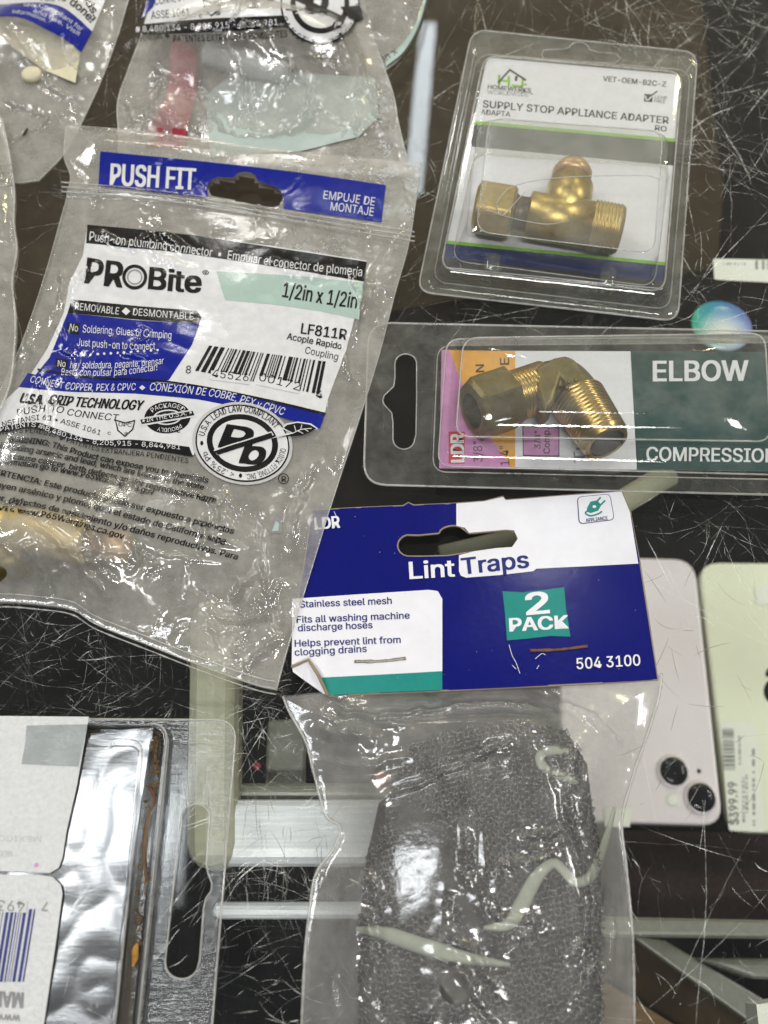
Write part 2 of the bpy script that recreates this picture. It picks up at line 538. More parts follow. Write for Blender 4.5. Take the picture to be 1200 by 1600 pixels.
class Print:
    def __init__(s): s.items = []; s.mats = []

    def mi(s, m):
        if m not in s.mats: s.mats.append(m)
        return s.mats.index(m)

    def raw(s, v, f, mat, layer): s.items.append((np.asarray(v, float), f, s.mi(mat), layer))

    def poly(s, pts, mat, layer=0, holes=()):
        loops = [np.asarray(pts, float)] + [np.asarray(h, float) for h in holes]
        allv = np.vstack(loops)
        tri = tessellate_polygon([[Vector((q[0], q[1], 0)) for q in l] for l in loops])
        s.raw(allv, [list(t) for t in tri], mat, layer)

    def band(s, top, bot, mat, layer=0, n=40):
        """strip between two smooth pixel paths"""
        a = smooth_path(top, n); b = smooth_path(bot, n)
        s.raw(np.vstack([a, b]), [[i, i + 1, n + i + 1, n + i] for i in range(n - 1)], mat, layer)

    def line(s, pts, wd, mat, layer=1, n=24):
        p = smooth_path(pts, n); t = np.gradient(p, axis=0); t /= np.linalg.norm(t, axis=1)[:, None] + 1e-9
        nn = np.stack([-t[:, 1], t[:, 0]], -1) * wd / 2
        s.raw(np.vstack([p - nn, p + nn]), [[i, i + 1, n + i + 1, n + i] for i in range(n - 1)], mat, layer)

    def ring(s, outer, inner, mat, layer=1):
        n = len(outer)
        s.raw(np.vstack([outer, inner]), [[i, (i + 1) % n, n + (i + 1) % n, n + i] for i in range(n)], mat, layer)

    def text(s, t, pts, cap, mat, layer=3, bold=0.0, slant=0.0, up=None):
        v, f = glyphs(t, 0.0)
        if not len(v): return
        if bold:    # heavier weight: the same letters struck several times with a small shift
            w_ = bold * cap / CAPH * 0.62
            a_, b_ = np.array(pts[0], float), np.array(pts[-1], float); d_ = (b_ - a_) / np.linalg.norm(b_ - a_)
            for k_, (sx, sy) in enumerate(((-1, -.45), (1, -.45), (-1, .45), (1, .45))):
                q_ = [(np.array(p_, float) + d_ * w_ * sx + np.array([-d_[1], d_[0]]) * w_ * sy) for p_ in pts]
                s.text(t, q_, cap, mat, layer + 0.12 * (k_ + 1), 0.0, slant, up)
        p = smooth_path(pts, 80)
        L = np.r_[0, np.cumsum(np.linalg.norm(np.diff(p, axis=0), axis=1))]
        tan = np.gradient(p, axis=0); tan /= np.linalg.norm(tan, axis=1)[:, None] + 1e-9
        x0, x1 = v[:, 0].min(), v[:, 0].max()
        u = (v[:, 0] - x0) / (x1 - x0) * L[-1]
        h = v[:, 1] / CAPH * cap
        u = u + h * slant
        uc = np.clip(u, 0, L[-1])
        bx = np.interp(uc, L, p[:, 0]); by = np.interp(uc, L, p[:, 1])
        tx = np.interp(uc, L, tan[:, 0]); ty = np.interp(uc, L, tan[:, 1])
        bx = bx + (u - uc) * tx; by = by + (u - uc) * ty
        if up is None: ux, uy = ty, -tx
        else:
            k_ = np.hypot(*up); ux, uy = up[0] / k_, up[1] / k_
        s.raw(np.stack([bx + ux * h, by + uy * h], -1), f, mat, layer)

    def bars(s, tl, tr_, br, bl, mat, layer=3, n=30, seed=1, low=None):
        r = random.Random(seed); tl, tr_, br, bl = [np.array(q, float) for q in (tl, tr_, br, bl)]
        x = 0.0; seq = []
        while x < n * 3.2:
            wd = r.choice([1, 1, 2, 2, 3, 4]); seq.append((x, wd)); x += wd + r.choice([1, 1, 2, 2, 3])
        tot = seq[-1][0] + seq[-1][1]
        for i, (a, wd) in enumerate(seq):
            u0, u1 = a / tot, (a + wd) / tot
            s.raw([tl + (tr_ - tl) * u0, tl + (tr_ - tl) * u1, bl + (br - bl) * u1, bl + (br - bl) * u0], [[0, 1, 2, 3]], mat, layer)

    def build(s, name, surf, parent, step=None, off=0.00006, dz=0.00005, **kw):
        """surf(px, py) -> (points, normals)"""
        VV, FF, MM = [], [], []; n0 = 0
        for v, f, mi, layer in s.items:
            b_ = bmesh.new()
            vs = [b_.verts.new((q[0], q[1], 0)) for q in v]
            for q in f:
                try: b_.faces.new([vs[i] for i in q])
                except ValueError: pass
            if step:
                for ax in (0, 1):
                    lo, hi = v[:, ax].min(), v[:, ax].max()
                    for c in np.arange(math.ceil(lo / step) * step + 0.013, hi, step):
                        g = b_.verts[:] + b_.edges[:] + b_.faces[:]
                        co = [0, 0, 0]; no = [0, 0, 0]; co[ax] = c; no[ax] = 1
                        bmesh.ops.bisect_plane(b_, geom=g, plane_co=co, plane_no=no, dist=1e-5)
            b_.verts.index_update()
            VV += [(q.co.x, q.co.y, layer) for q in b_.verts]; FF += [[n0 + q.index for q in fc.verts] for fc in b_.faces]; MM += [mi] * len(b_.faces)
            n0 += len(b_.verts); b_.free()
        P = np.array(VV)
        pos, nor = surf(P[:, 0], P[:, 1])
        pos = pos + nor * (off + dz * P[:, 2])[:, None]
        faces = []; mi = []
        for idx, m_ in zip(FF, MM):
            a = P[idx]; ar = np.sum(a[:, 0] * np.roll(a[:, 1], -1) - np.roll(a[:, 0], -1) * a[:, 1])
            if abs(ar) < 1e-7: continue
            faces.append(idx[::-1] if ar > 0 else idx); mi.append(m_)
        return mesh(name, pos, faces, s.mats, parent, midx=mi, normals=nor, **kw)


def flat(z):
    def f(px, py):
        p = U(px, py, z); n = np.zeros_like(p); n[:, 2] = 1
        return p, n
    return f


class Field:
    """height of a crumpled film over the counter"""
    def __init__(s, outline_px, z_edge=0.0012, seed=1, crump=0.0006, scale=0.02, edge_w=0.010, stretch=(1, 1), rot=0.0):
        o = np.array(outline_px, float); s.zc = z_edge
        s.poly = U(o[:, 0], o[:, 1], z_edge)[:, :2]; s.seed = seed
        s.crump = crump; s.scale = scale; s.fine = 0.15; s.blobs = []; s.creases = []; s.edge_w = edge_w; s.stretch = stretch; s.rot = rot; s.extra = []

    def blob(s, px, py, rx, ry, h, rot=0, z=0.0, p=2.0):
        c = U(px, py, z)[:2]; k_ = (D - z) / F
        s.blobs.append((c, rx * k_, ry * k_ * 1.05, h, math.radians(rot), p)); return s

    def crease(s, pts, amp, wd, z=0.003, jag=0.0):
        p = smooth_path(pts, 22); q = U(p[:, 0], p[:, 1], z)[:, :2]
        if jag:
            r = np.random.RandomState(len(s.creases) + s.seed * 50); q[1:-1] += r.randn(20, 2) * jag
        s.creases.append((q, amp, wd)); return s

    def random_creases(s, n, box, seed, amp=0.0008, wd=0.0005, z=0.004, length=60):
        r = np.random.RandomState(seed)
        for i in range(n):
            x, y, a = r.uniform(box[0], box[2]), r.uniform(box[1], box[3]), r.uniform(0, 2 * PI); pts = [(x, y)]
            for k_ in range(3):
                a += r.randn() * 0.5; x += math.cos(a) * length / 3; y += math.sin(a) * length / 3; pts.append((x, y))
            s.crease(pts, amp * (0.5 + r.rand()) * r.choice([1, 1, -0.8]), wd * (0.7 + 0.8 * r.rand()), z, jag=0.0003)
        return s

    def __call__(s, x, y):
        """height from a fine raster of the film, built once"""
        key = (len(s.creases), len(s.blobs), len(s.extra))
        if getattr(s, 'key', None) != key:
            s.key = key; s.lo = s.poly.min(0) - .012; hi = s.poly.max(0) + .012; s.st = 0.00022
            s.nx, s.ny = (int(v) + 2 for v in (hi - s.lo) / s.st)
            gx, gy = np.meshgrid(s.lo[0] + np.arange(s.nx) * s.st, s.lo[1] + np.arange(s.ny) * s.st)
            s.grid = s.exact(gx.ravel(), gy.ravel()).reshape(s.ny, s.nx)
        u = np.clip((np.asarray(x, float) - s.lo[0]) / s.st, 0, s.nx - 1.001); v = np.clip((np.asarray(y, float) - s.lo[1]) / s.st, 0, s.ny - 1.001)
        i = u.astype(int); j = v.astype(int); a = u - i; b = v - j; g = s.grid
        return (g[j, i] * (1 - a) + g[j, i + 1] * a) * (1 - b) + (g[j + 1, i] * (1 - a) + g[j + 1, i + 1] * a) * b

    def exact(s, x, y):
        x = np.asarray(x, float); y = np.asarray(y, float)
        d = seg_dist(x, y, s.poly, True)
        e_ = sstep(d / s.edge_w); e2 = sstep(d / 0.003) * 0.85 + 0.15
        h = np.full(x.shape, s.zc)
        b = np.zeros(x.shape)
        for c, rx, ry, hh, rot, p in s.blobs:
            cx_, sx_ = math.cos(rot), math.sin(rot)
            u = (cx_ * (x - c[0]) - sx_ * (y - c[1])) / rx; v = (sx_ * (x - c[0]) + cx_ * (y - c[1])) / ry
            b = b + hh * np.exp(-((u * u + v * v) ** (p / 2)))
        h = h + e_ * b
        c_, s_ = math.cos(s.rot), math.sin(s.rot)
        X = (c_ * x - s_ * y) / s.scale * s.stretch[0]; Y = (s_ * x + c_ * y) / s.scale * s.stretch[1]
        wx = X + 0.6 * perlin(X * 0.7, Y * 0.7, s.seed + 3); wy = Y + 0.6 * perlin(X * 0.7 + 9, Y * 0.7, s.seed + 4)
        n = np.abs(perlin(wx, wy, s.seed)) * 1.3 + np.abs(perlin(wx * 2.1 + 5, wy * 2.1, s.seed + 1)) * 0.6 + perlin(wx * 0.5, wy * 0.5, s.seed + 7) * 1.2 \
            + np.abs(perlin(wx * 4.3, wy * 4.3 + 3, s.seed + 2)) * s.fine
        amp = s.crump * (0.55 + 0.9 * sstep(perlin(X * 0.45, Y * 0.45, s.seed + 11) * 1.6 + 0.4))
        h = h + e2 * amp * n
        for q, a, wd in s.creases:
            m_ = 6 * wd; k_ = np.where((x > q[:, 0].min() - m_) & (x < q[:, 0].max() + m_) & (y > q[:, 1].min() - m_) & (y < q[:, 1].max() + m_))[0]
            if not len(k_): continue
            xx, yy = x[k_], y[k_]; dd = seg_dist(xx, yy, q)
            L = np.hypot(xx - q[0, 0], yy - q[0, 1]); R = np.hypot(xx - q[-1, 0], yy - q[-1, 1])
            taper = sstep(np.minimum(L, R) / 0.006) * 0.8 + 0.2
            h[k_] += e2[k_] * a * taper * (np.exp(-dd / wd) - 0.35 * np.exp(-((dd - 2 * wd) / (1.2 * wd)) ** 2))
        for fn in s.extra: h = h + fn(x, y, d)
        return np.maximum(h, 0.0006)

    def nrm(s, x, y, ep=0.0004):
        gx = (s(x + ep, y) - s(x - ep, y)) / (2 * ep); gy = (s(x, y + ep) - s(x, y - ep)) / (2 * ep)
        n = np.stack([-gx, -gy, np.ones_like(gx)], -1)
        return n / np.linalg.norm(n, axis=1)[:, None]

    def surf(s, px, py):
        z = np.full(np.shape(px), s.zc + 0.003)
        for i in range(14):
            p = U(px, py, z); z = z + 0.6 * (s(p[:, 0], p[:, 1]) - z)
        p = U(px, py, z)
        return p, s.nrm(p[:, 0], p[:, 1])


def coons(T, R, B, L, nu, nv):
    """four pixel paths: top and bottom run left->right, left and right run top->bottom"""
    T = smooth_path(T, nu); B = smooth_path(B, nu); L = smooth_path(L, nv); R = smooth_path(R, nv)
    s = np.linspace(0, 1, nu)[None, :, None]; t = np.linspace(0, 1, nv)[:, None, None]
    return (1 - t) * T[None] + t * B[None] + (1 - s) * L[:, None] + s * R[:, None] - (
        (1 - s) * (1 - t) * T[0] + s * (1 - t) * T[-1] + (1 - s) * t * B[0] + s * t * B[-1])


def bag_sheet(name, paths, nu, nv, zf, zplane, mat, parent, hole=None):
    G = coons(*paths, nu, nv)
    P = U(G[..., 0], G[..., 1], zplane).reshape(-1, 3)
    z = zf(P[:, 0], P[:, 1]) if callable(zf) else np.full(len(P), zf)
    P[:, 2] = z
    i = np.arange(nv - 1)[:, None] * nu + np.arange(nu - 1)[None]
    f = np.stack([i, i + nu, i + nu + 1, i + 1], -1).reshape(-1, 4)
    if hole is not None:
        h = np.asarray(hole, float); hp = U(h[:, 0], h[:, 1], zplane)[:, :2]
        c = P[f].mean(1); f = f[~inside(c[:, 0], c[:, 1], hp)]
    return mesh(name, P, f, mat, parent)


def outline_of(paths, n=30):
    T, R, B, L = [smooth_path(p, n) for p in paths]
    return np.vstack([T[:-1], R[:-1], B[::-1][:-1], L[::-1][:-1]])


def seam(name, paths, which, zf, zplane, r, mat, parent, n=120, flat_=0.5):
    for w_ in which:
        g = Geo()
        p = smooth_path(paths[w_], n); q = U(p[:, 0], p[:, 1], zplane)
        q[:, 2] = (zf(q[:, 0], q[:, 1]) if callable(zf) else zf)
        rr = np.random.RandomState(n + w_)
        v, f = tube(q, r * (0.8 + 0.4 * rr.rand(n)), 6, flat=flat_); g.add(v, f)
        g.build(name, mat, parent)


def loft(loops, close_last=True, hole_first=None):
    """loops: list of (n,3) arrays with equal counts, outer to inner/upper"""
    n = len(loops[0]); v = np.vstack(loops); f = []
    for k_ in range(len(loops) - 1):
        a, b = k_ * n, (k_ + 1) * n
        f += [[a + i, a + (i + 1) % n, b + (i + 1) % n, b + i] for i in range(n)]
    if close_last: f.append([(len(loops) - 1) * n + i for i in range(n)])
    # orient up
    return v, [q[::-1] for q in f]


def rl(pts, r, z, n=7):
    """rounded loop at height z from pixel corners (TL, TR, BR, BL)"""
    p = rrect(pts, r, n); return U(p[:, 0], p[:, 1], z)


def mixq(a, b, t):
    return [tuple(np.array(p) * (1 - t) + np.array(q) * t) for p, q in zip(a, b)]


def slab(name, pts_px, z0, z1, mat, parent=None, bev=0.0, r=0, **kw):
    """prism: pixel outline taken at height z1, straight down to z0"""
    p = rrect(pts_px, r) if r else np.array(pts_px, float)
    q = U(p[:, 0], p[:, 1], z1); n = len(q)
    lo = q.copy(); lo[:, 2] = z0
    ar = np.sum(q[:, 0] * np.roll(q[:, 1], -1) - np.roll(q[:, 0], -1) * q[:, 1])
    if ar < 0: q = q[::-1]; lo = lo[::-1]
    f = [list(range(n)), [n + i for i in range(n)][::-1]] + [[i, n + i, n + (i + 1) % n, (i + 1) % n] for i in range(n)]
    o = mesh(name, np.vstack([q, lo]), f, mat, parent, smooth=False, **kw)
    if bev: bevel(o, bev, 3)
    return o

# ================================================================== the display counter
case = thing('display_case', 'glass topped display counter covered in fine scratches, everything lies on or in it', 'display case', (0, 0, -0.26))
gx0, gx1, gy0, gy1 = -0.35, 0.35, -0.32, 0.42
g = Geo()
g.add([(gx0, gy0, 0), (gx1, gy0, 0), (gx1, gy1, 0), (gx0, gy1, 0)], [[0, 1, 2, 3]])
g.add([(gx0, gy0, -.006), (gx1, gy0, -.006), (gx1, gy1, -.006), (gx0, gy1, -.006)], [[3, 2, 1, 0]])
g.add([(gx0, gy0, -.006), (gx1, gy0, -.006), (gx1, gy0, 0), (gx0, gy0, 0)], [[0, 1, 2, 3]])
glass = g.build('glass_top', 'counter_glass', case, smooth=False)


def scratches():
    r = np.random.RandomState(3); V = []; FC = []; n0 = 0

    def one(px, py, ang, L, wd, curl, jag):
        nonlocal n0
        k_ = max(4, int(L / 14) + 2)
        a = ang + curl * np.linspace(-.5, .5, k_) + r.randn(k_) * jag
        st = L / (k_ - 1)
        x = px + np.r_[0, np.cumsum(np.cos(a[:-1]) * st)]; y = py + np.r_[0, np.cumsum(np.sin(a[:-1]) * st)]
        q = U(x, y, 0.0)[:, :2]
        t = np.gradient(q, axis=0); t /= np.linalg.norm(t, axis=1)[:, None] + 1e-12
        nn = np.stack([-t[:, 1], t[:, 0]], -1)
        ww = wd * np.sin(np.linspace(0.15, PI - 0.1, k_)) ** 0.6 * (0.7 + 0.6 * r.rand(k_))
        a_ = np.c_[q + nn * ww[:, None], np.full(k_, 2e-5)]; b_ = np.c_[q, 2e-5 + ww * 0.3]; c_ = np.c_[q - nn * ww[:, None], np.full(k_, 2e-5)]
        V.append(np.stack([a_, b_, c_], 1).reshape(-1, 3))
        for i in range(k_ - 1):
            o = n0 + i * 3
            FC.append([o, o + 3, o + 4, o + 1]); FC.append([o + 1, o + 4, o + 5, o + 2])
        n0 += k_ * 3
    # zones: (x0, x1, y0, y1, count, mean length px, main width m)
    zones = [(-60, 1260, -60, 1660, 600, 34, 4.5e-5), (640, 1260, -60, 480, 900, 40, 6.5e-5), (880, 1260, -60, 240, 520, 62, 1.05e-4), (-40, 500, 900, 1180, 1200, 30, 3.4e-5),
             (330, 560, 1080, 1400, 420, 34, 4e-5), (340, 560, 1330, 1640, 260, 34, 4.5e-5), (0, 240, 0, 620, 420, 40, 8e-5),
             (960, 1260, 740, 900, 190, 46, 4.5e-5), (960, 1260, 1280, 1640, 110, 40, 4.5e-5), (560, 1260, 430, 560, 200, 36, 4.5e-5)]
    for x0, x1, y0, y1, cnt, ml, wd in zones:
        ncl = max(3, cnt // 40)
        cl = np.c_[r.uniform(x0, x1, ncl), r.uniform(y0, y1, ncl), r.uniform(0, PI, ncl)]
        for i in range(int(cnt * .75)):
            if r.rand() < 0.6:
                c = cl[r.randint(ncl)]; px, py = c[0] + r.randn() * 45, c[1] + r.randn() * 45; an = c[2] + r.randn() * 0.25
            else:
                px, py, an = r.uniform(x0, x1), r.uniform(y0, y1), r.uniform(0, 2 * PI)
            L = min(260, ml * 0.8 * np.exp(r.randn() * 0.95))
            one(px, py, an, L, wd * 0.8 * np.exp(r.randn() * 0.6), r.randn() * 0.55, 0.07)
    # long deep ones seen in the photo
    for a, b, wd in [((1200, 330), (1065, 480), 1.2e-4), ((1160, 340), (1075, 470), 9e-5), ((1195, 480), (1120, 505), 1.2e-4),
                     ((1098, 1250), (1085, 1600), 1.0e-4), ((1102, 1250), (1094, 1330), 1.0e-4), ((1200, 1395), (1010, 1570), 9e-5), ((1172, 1310), (1050, 1560), 8e-5),
                     ((1128, 822), (1098, 890), 1.3e-4), ((1010, 840), (1058, 925), 1.6e-4), ((1125, 830), (1180, 960), 8e-5),
                     ((960, 880), (1200, 1010), 7e-5), ((1040, 880), (1062, 930), 8e-5), ((1040, 1200), (1120, 1130), 7e-5),
                     ((430, 1120), (520, 1005), 8e-5), ((370, 1215), (420, 1130), 8e-5), ((395, 1290), (470, 1285), 1.1e-4),
                     ((60, 300), (110, 300), 1.1e-4), ((25, 360), (110, 345), 9e-5), ((30, 420), (70, 430), 1e-4), ((1000, 1290), (1160, 1345), 7e-5)]:
        d = np.array(b, float) - np.array(a); L = np.hypot(*d)
        one(a[0], a[1], math.atan2(d[1], d[0]), L, wd, r.randn() * 0.12, 0.03)
    return np.vstack(V), FC


v, f = scratches()
sc_o = mesh('scratches', v, f, 'scratch', glass, smooth=False, kind='stuff')
# darker gouges that show over the pale things in the case
def gouges():
    r = np.random.RandomState(17); g = Geo()
    for (x0, x1, y0, y1, cnt, ml) in ((380, 520, 1225, 1360, 34, 34), (985, 1195, 880, 1280, 26, 40), (292, 365, 1060, 1240, 10, 30)):
        for i in range(cnt):
            x, y, a = r.uniform(x0, x1), r.uniform(y0, y1), r.uniform(0, 2 * PI); L = ml * math.exp(r.randn() * .6); k_ = 6
            if cnt == 34 and i % 2: a = PI / 2 + r.randn() * .06
            an = a + .2 * r.randn() * np.linspace(-1, 1, k_)
            px = x + np.r_[0, np.cumsum(np.cos(an[:-1]))] * L / (k_ - 1); py = y + np.r_[0, np.cumsum(np.sin(an[:-1]))] * L / (k_ - 1)
            q = U(px, py, 3e-5); n_ = np.gradient(q, axis=0)[:, [1, 0, 2]] * np.array([-1, 1, 0]); n_ /= np.linalg.norm(n_, axis=1)[:, None]
            wd = 5.5e-5 * np.sin(np.linspace(.3, PI - .2, k_))[:, None] * (0.6 + r.rand())
            g.add(np.vstack([q - n_ * wd, q + n_ * wd]), [[j, j + 1, k_ + j + 1, k_ + j] for j in range(k_ - 1)])
    g.build('dark_scratches', 'scratch_dark', glass, kind='stuff')


gouges()
# specks of dust
r_ = np.random.RandomState(8); g = Geo()
for i in range(700):
    c = U(r_.uniform(-20, 1220), r_.uniform(-20, 1620), 3e-5); s_ = 5e-5 + 9e-5 * r_.rand() ** 2
    a = r_.rand(5) * 0.6 + np.arange(5) * 2 * PI / 5
    g.add(np.c_[c[0] + np.cos(a) * s_ * (0.5 + r_.rand(5)), c[1] + np.sin(a) * s_, np.full(5, 6e-5)], [[0, 1, 2, 3, 4]])
g.build('dust', 'scratch', glass, kind='stuff')

# interior: shelf and its fabric, rails, plain cream bars (all placed under the glass)
ZS = -0.205
slab('shelf', [(-700, -500), (1900, -500), (1900, 2300), (-700, 2300)], ZS - 0.03, ZS - 0.012, 'shelf_black', case)
slab('brown_liner', [(-500, -300), (1060, -300), (1130, 300), (1120, 420), (700, 470), (430, 520), (-500, 560)], ZS - 0.012, ZS - 0.010, 'shelf_brown', case)
slab('brown_liner', [(930, 1296), (1600, 1310), (1600, 1450), (930, 1446)], ZS - 0.012, ZS - 0.009, 'velvet_brown', case)
slab('front_rail', [(760, 1428), (1600, 1446), (1600, 1472), (760, 1462)], -0.15, -0.13, 'rail_grey', case, bev=0.002)
slab('front_rail', [(1090, 1498), (1600, 1502), (1600, 1545), (1180, 1530)], -0.17, -0.155, 'rail_grey', case, bev=0.002)
slab('door_track', [(930, 1452), (1010, 1470), (1300, 1650), (1140, 1650), (930, 1520)], -0.18, -0.165, 'shelf_brown', case, bev=0.002)
slab('door_track', [(985, 1462), (1040, 1470), (1330, 1640), (1230, 1640)], -0.165, -0.16, 'rail_grey', case, bev=0.001)
slab('wood_base', [(800, 1490), (985, 1528), (1080, 1610), (1120, 1700), (700, 1700)], -0.22, -0.20, 'wood', case)
slab('metal_rail', [(310, 1222), (760, 1222), (760, 1250), (310, 1250)], -0.036, -0.026, 'rail_grey', case, bev=0.002)
slab('metal_rail', [(310, 1246), (760, 1246), (760, 1352), (310, 1352)], -0.03, -0.02, 'aluminium', case, bev=0.004)
slab('metal_rail', [(330, 1408), (760, 1408), (760, 1436), (330, 1436)], -0.04, -0.03, 'aluminium', case, bev=0.004)
slab('cream_bar', [(292, 930), (370, 930), (366, 1356), (284, 1356)], -0.035, -0.016, 'cream_bar', case, bev=0.006)  # plain cream bar just below the glass
slab('pale_strip', [(418, 1124), (478, 1122), (476, 1250), (412, 1250)], -0.045, -0.04, 'rail_grey', case, bev=0.001)
v, f = tube(U(np.array([690, 820, 960, 1046.]), np.array([872, 842, 792, 740.]), -0.06), 0.0045, 12)
mesh('cream_tube', v, f, 'cream_bar', case)  # plain cream tube below the glass

# ------------------------------------------------------------------ phones in the case


def phone(name, label, mat, quad, lenses, small):
    q = [U(*p, ZS) for p in quad]; c = sum(q) / 4
    t = thing(name, label, 'phone', (c[0], c[1], ZS - 0.008), 'second-hand phones lying on the shelf in the case')
    o = slab('phone_body', quad, ZS - 0.008, ZS, mat, t, r=34); bevel(o, 0.0016, 4)
    for (x, y, rr) in lenses:
        p = U(x, y, ZS)
        v, f = revolve(p, p + np.array([0, 0, 1.0]), [(-0.0005, rr), (0.0016, rr), (0.002, rr * 0.94), (0.0019, rr * 0.86)], 36)
        l = mesh('lens_ring', v, f, mat, t)
        v, f = revolve(p, p + np.array([0, 0, 1.0]), [(0.001, rr * 0.88), (0.00215, rr * 0.88), (0.0024, rr * 0.5)], 36)
        mesh('camera_lens', v, f, 'lens_black', l)
    for (x, y, rr, m_) in small:
        p = U(x, y, ZS)
        v, f = revolve(p, p + np.array([0, 0, 1.0]), [(-0.0004, rr), (0.0004, rr), (0.0006, rr * 0.8)], 24)
        mesh('flash_window', v, f, m_, t)
    return t


p1 = phone('mobile_phone', 'pink phone lying back up in the case with two black camera lenses', 'pink_phone',
           [(868, 868), (1086, 873), (1131, 1290), (884, 1283)], [(1051, 1206, 0.0074), (1094, 1247, 0.0074)], [(1092, 1205, 0.001, 'lens_black'), (1050, 1250, 0.0028, 'tag_white')])
p2 = phone('mobile_phone', 'cream yellow phone in the case with a white price tag on its back', 'cream_phone',
           [(1091, 878), (1318, 880), (1372, 1304), (1142, 1300)], [], [])
P = Print()
P.poly(ell(1210, 1080, 17, 20), 'lens_black', 0, )
P.poly(ell(1202, 1050, 5, 9, 30), 'lens_black', 0)
P.build('back_emblem', flat(ZS), p2)
P = Print(); P.poly(rrect([(1179, 914), (1260, 916), (1262, 946), (1181, 944)], 3), 'tag_white', 0)
tag(P.build('sticker', flat(ZS + 0.0004), None, off=0.0002), 'small white sticker near the upper end of the cream phone', 'sticker')

P = Print()
P.poly(rrect([(1124, 1127), (1180, 1131), (1195, 1300), (1139, 1298)], 5), 'tag_white', 0)
tl, tr_, br, bl = (1130, 1202), (1128, 1138), (1149, 1140), (1152, 1203)
P.bars((1130, 1203), (1128, 1138), (1146, 1139), (1149, 1203), 'ink_black', 1, n=22, seed=4)
P.text('$399.99', [(1154, 1288), (1151, 1222)], 14, 'ink_black', 1, bold=0.02)
for k_, (x, a, b) in enumerate([(1162, 1285, 1215), (1167, 1270, 1210), (1178, 1290, 1170), (1156, 1195, 1150)]):
    P.bars((x - 2, a), (x - 3, b), (x + 1, b), (x + 2, a), 'ink_grey', 1, n=14, seed=20 + k_)
tag(P.build('price_tag', flat(ZS + 0.0004), None), 'white price tag reading $399.99 stuck on the cream phone', 'price tag')
P = Print()
P.poly(rrect([(1114, 404), (1290, 408), (1290, 446), (1116, 437)], 4), 'tag_white', 0)
P.bars((1180, 407), (1290, 409), (1290, 423), (1180, 421), 'ink_grey', 1, n=16, seed=9)
P.bars((1130, 411), (1165, 411), (1165, 414), (1130, 414), 'ink_grey', 1, n=8, seed=3)
tag(P.build('price_tag', flat(-0.08), None), 'blank looking white tag with a faint barcode above the painted blue green light reflection', 'price tag')
P = Print()
P.poly([(945, 1262), (987, 1262), (984, 1292), (945, 1292)], 'tag_white', 0)
tag(P.build('price_tag', flat(ZS + 0.001), None), 'corner of a white tag showing past the clear bag below the pink phone', 'price tag')
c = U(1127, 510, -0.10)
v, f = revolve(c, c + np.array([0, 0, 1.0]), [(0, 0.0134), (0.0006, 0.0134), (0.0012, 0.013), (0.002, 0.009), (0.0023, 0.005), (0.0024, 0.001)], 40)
tag(mesh('reflection_disc', v, f, 'reflection_tint', loc=c), 'disc painted as a blue green light reflection under the glass beside the adapter blister', 'reflection_disc')
g = Geo()
P = Print()
slab_o = slab('card_box', [(1182, 1570), (1240, 1560), (1240, 1640), (1188, 1625)], -0.10, -0.09, 'tag_white', None)
tag(slab_o, 'pale corner of a box in the case at the lower right', 'box')
c = U(402, 1197, -0.03)
v, f = revolve(c, c + np.array([0, 0, 1.0]), [(0, 0.0011), (0.0006, 0.0012), (0.001, 0.0006)], 14)
tag(mesh('chip', v, f, 'red_plastic', loc=c), 'tiny red chip under the glass beside the pale strip', 'chip')

# ================================================================== the big connector bag
T_ = [(103, 195), (250, 208), (420, 232), (657, 256)]
R_ = [(657, 256), (641, 370), (618, 455), (590, 562), (556, 670), (520, 780), (488, 885), (462, 970), (443, 1035), (432, 1077)]
B_ = [(-90, 945), (0, 940), (60, 944), (112, 952), (150, 975), (225, 1005), (330, 1046), (400, 1070), (432, 1077)]
L_ = [(103, 195), (100, 245), (110, 282), (92, 352), (70, 430), (40, 520), (5, 600), (-40, 680), (-90, 800), (-90, 945)]
big = (T_, R_, B_, L_)
fb = Field(outline_of(big), z_edge=0.0030, seed=2, crump=0.00052, scale=0.019, edge_w=0.012, rot=0.4)
fb.blob(300, 480, 260, 200, 0.0035).blob(200, 640, 240, 120, 0.004, p=3)
fb.blob(70, 835, 260, 100, 0.0115, rot=-8, z=0.012)
fb.blob(380, 225, 420, 70, 0.0055)
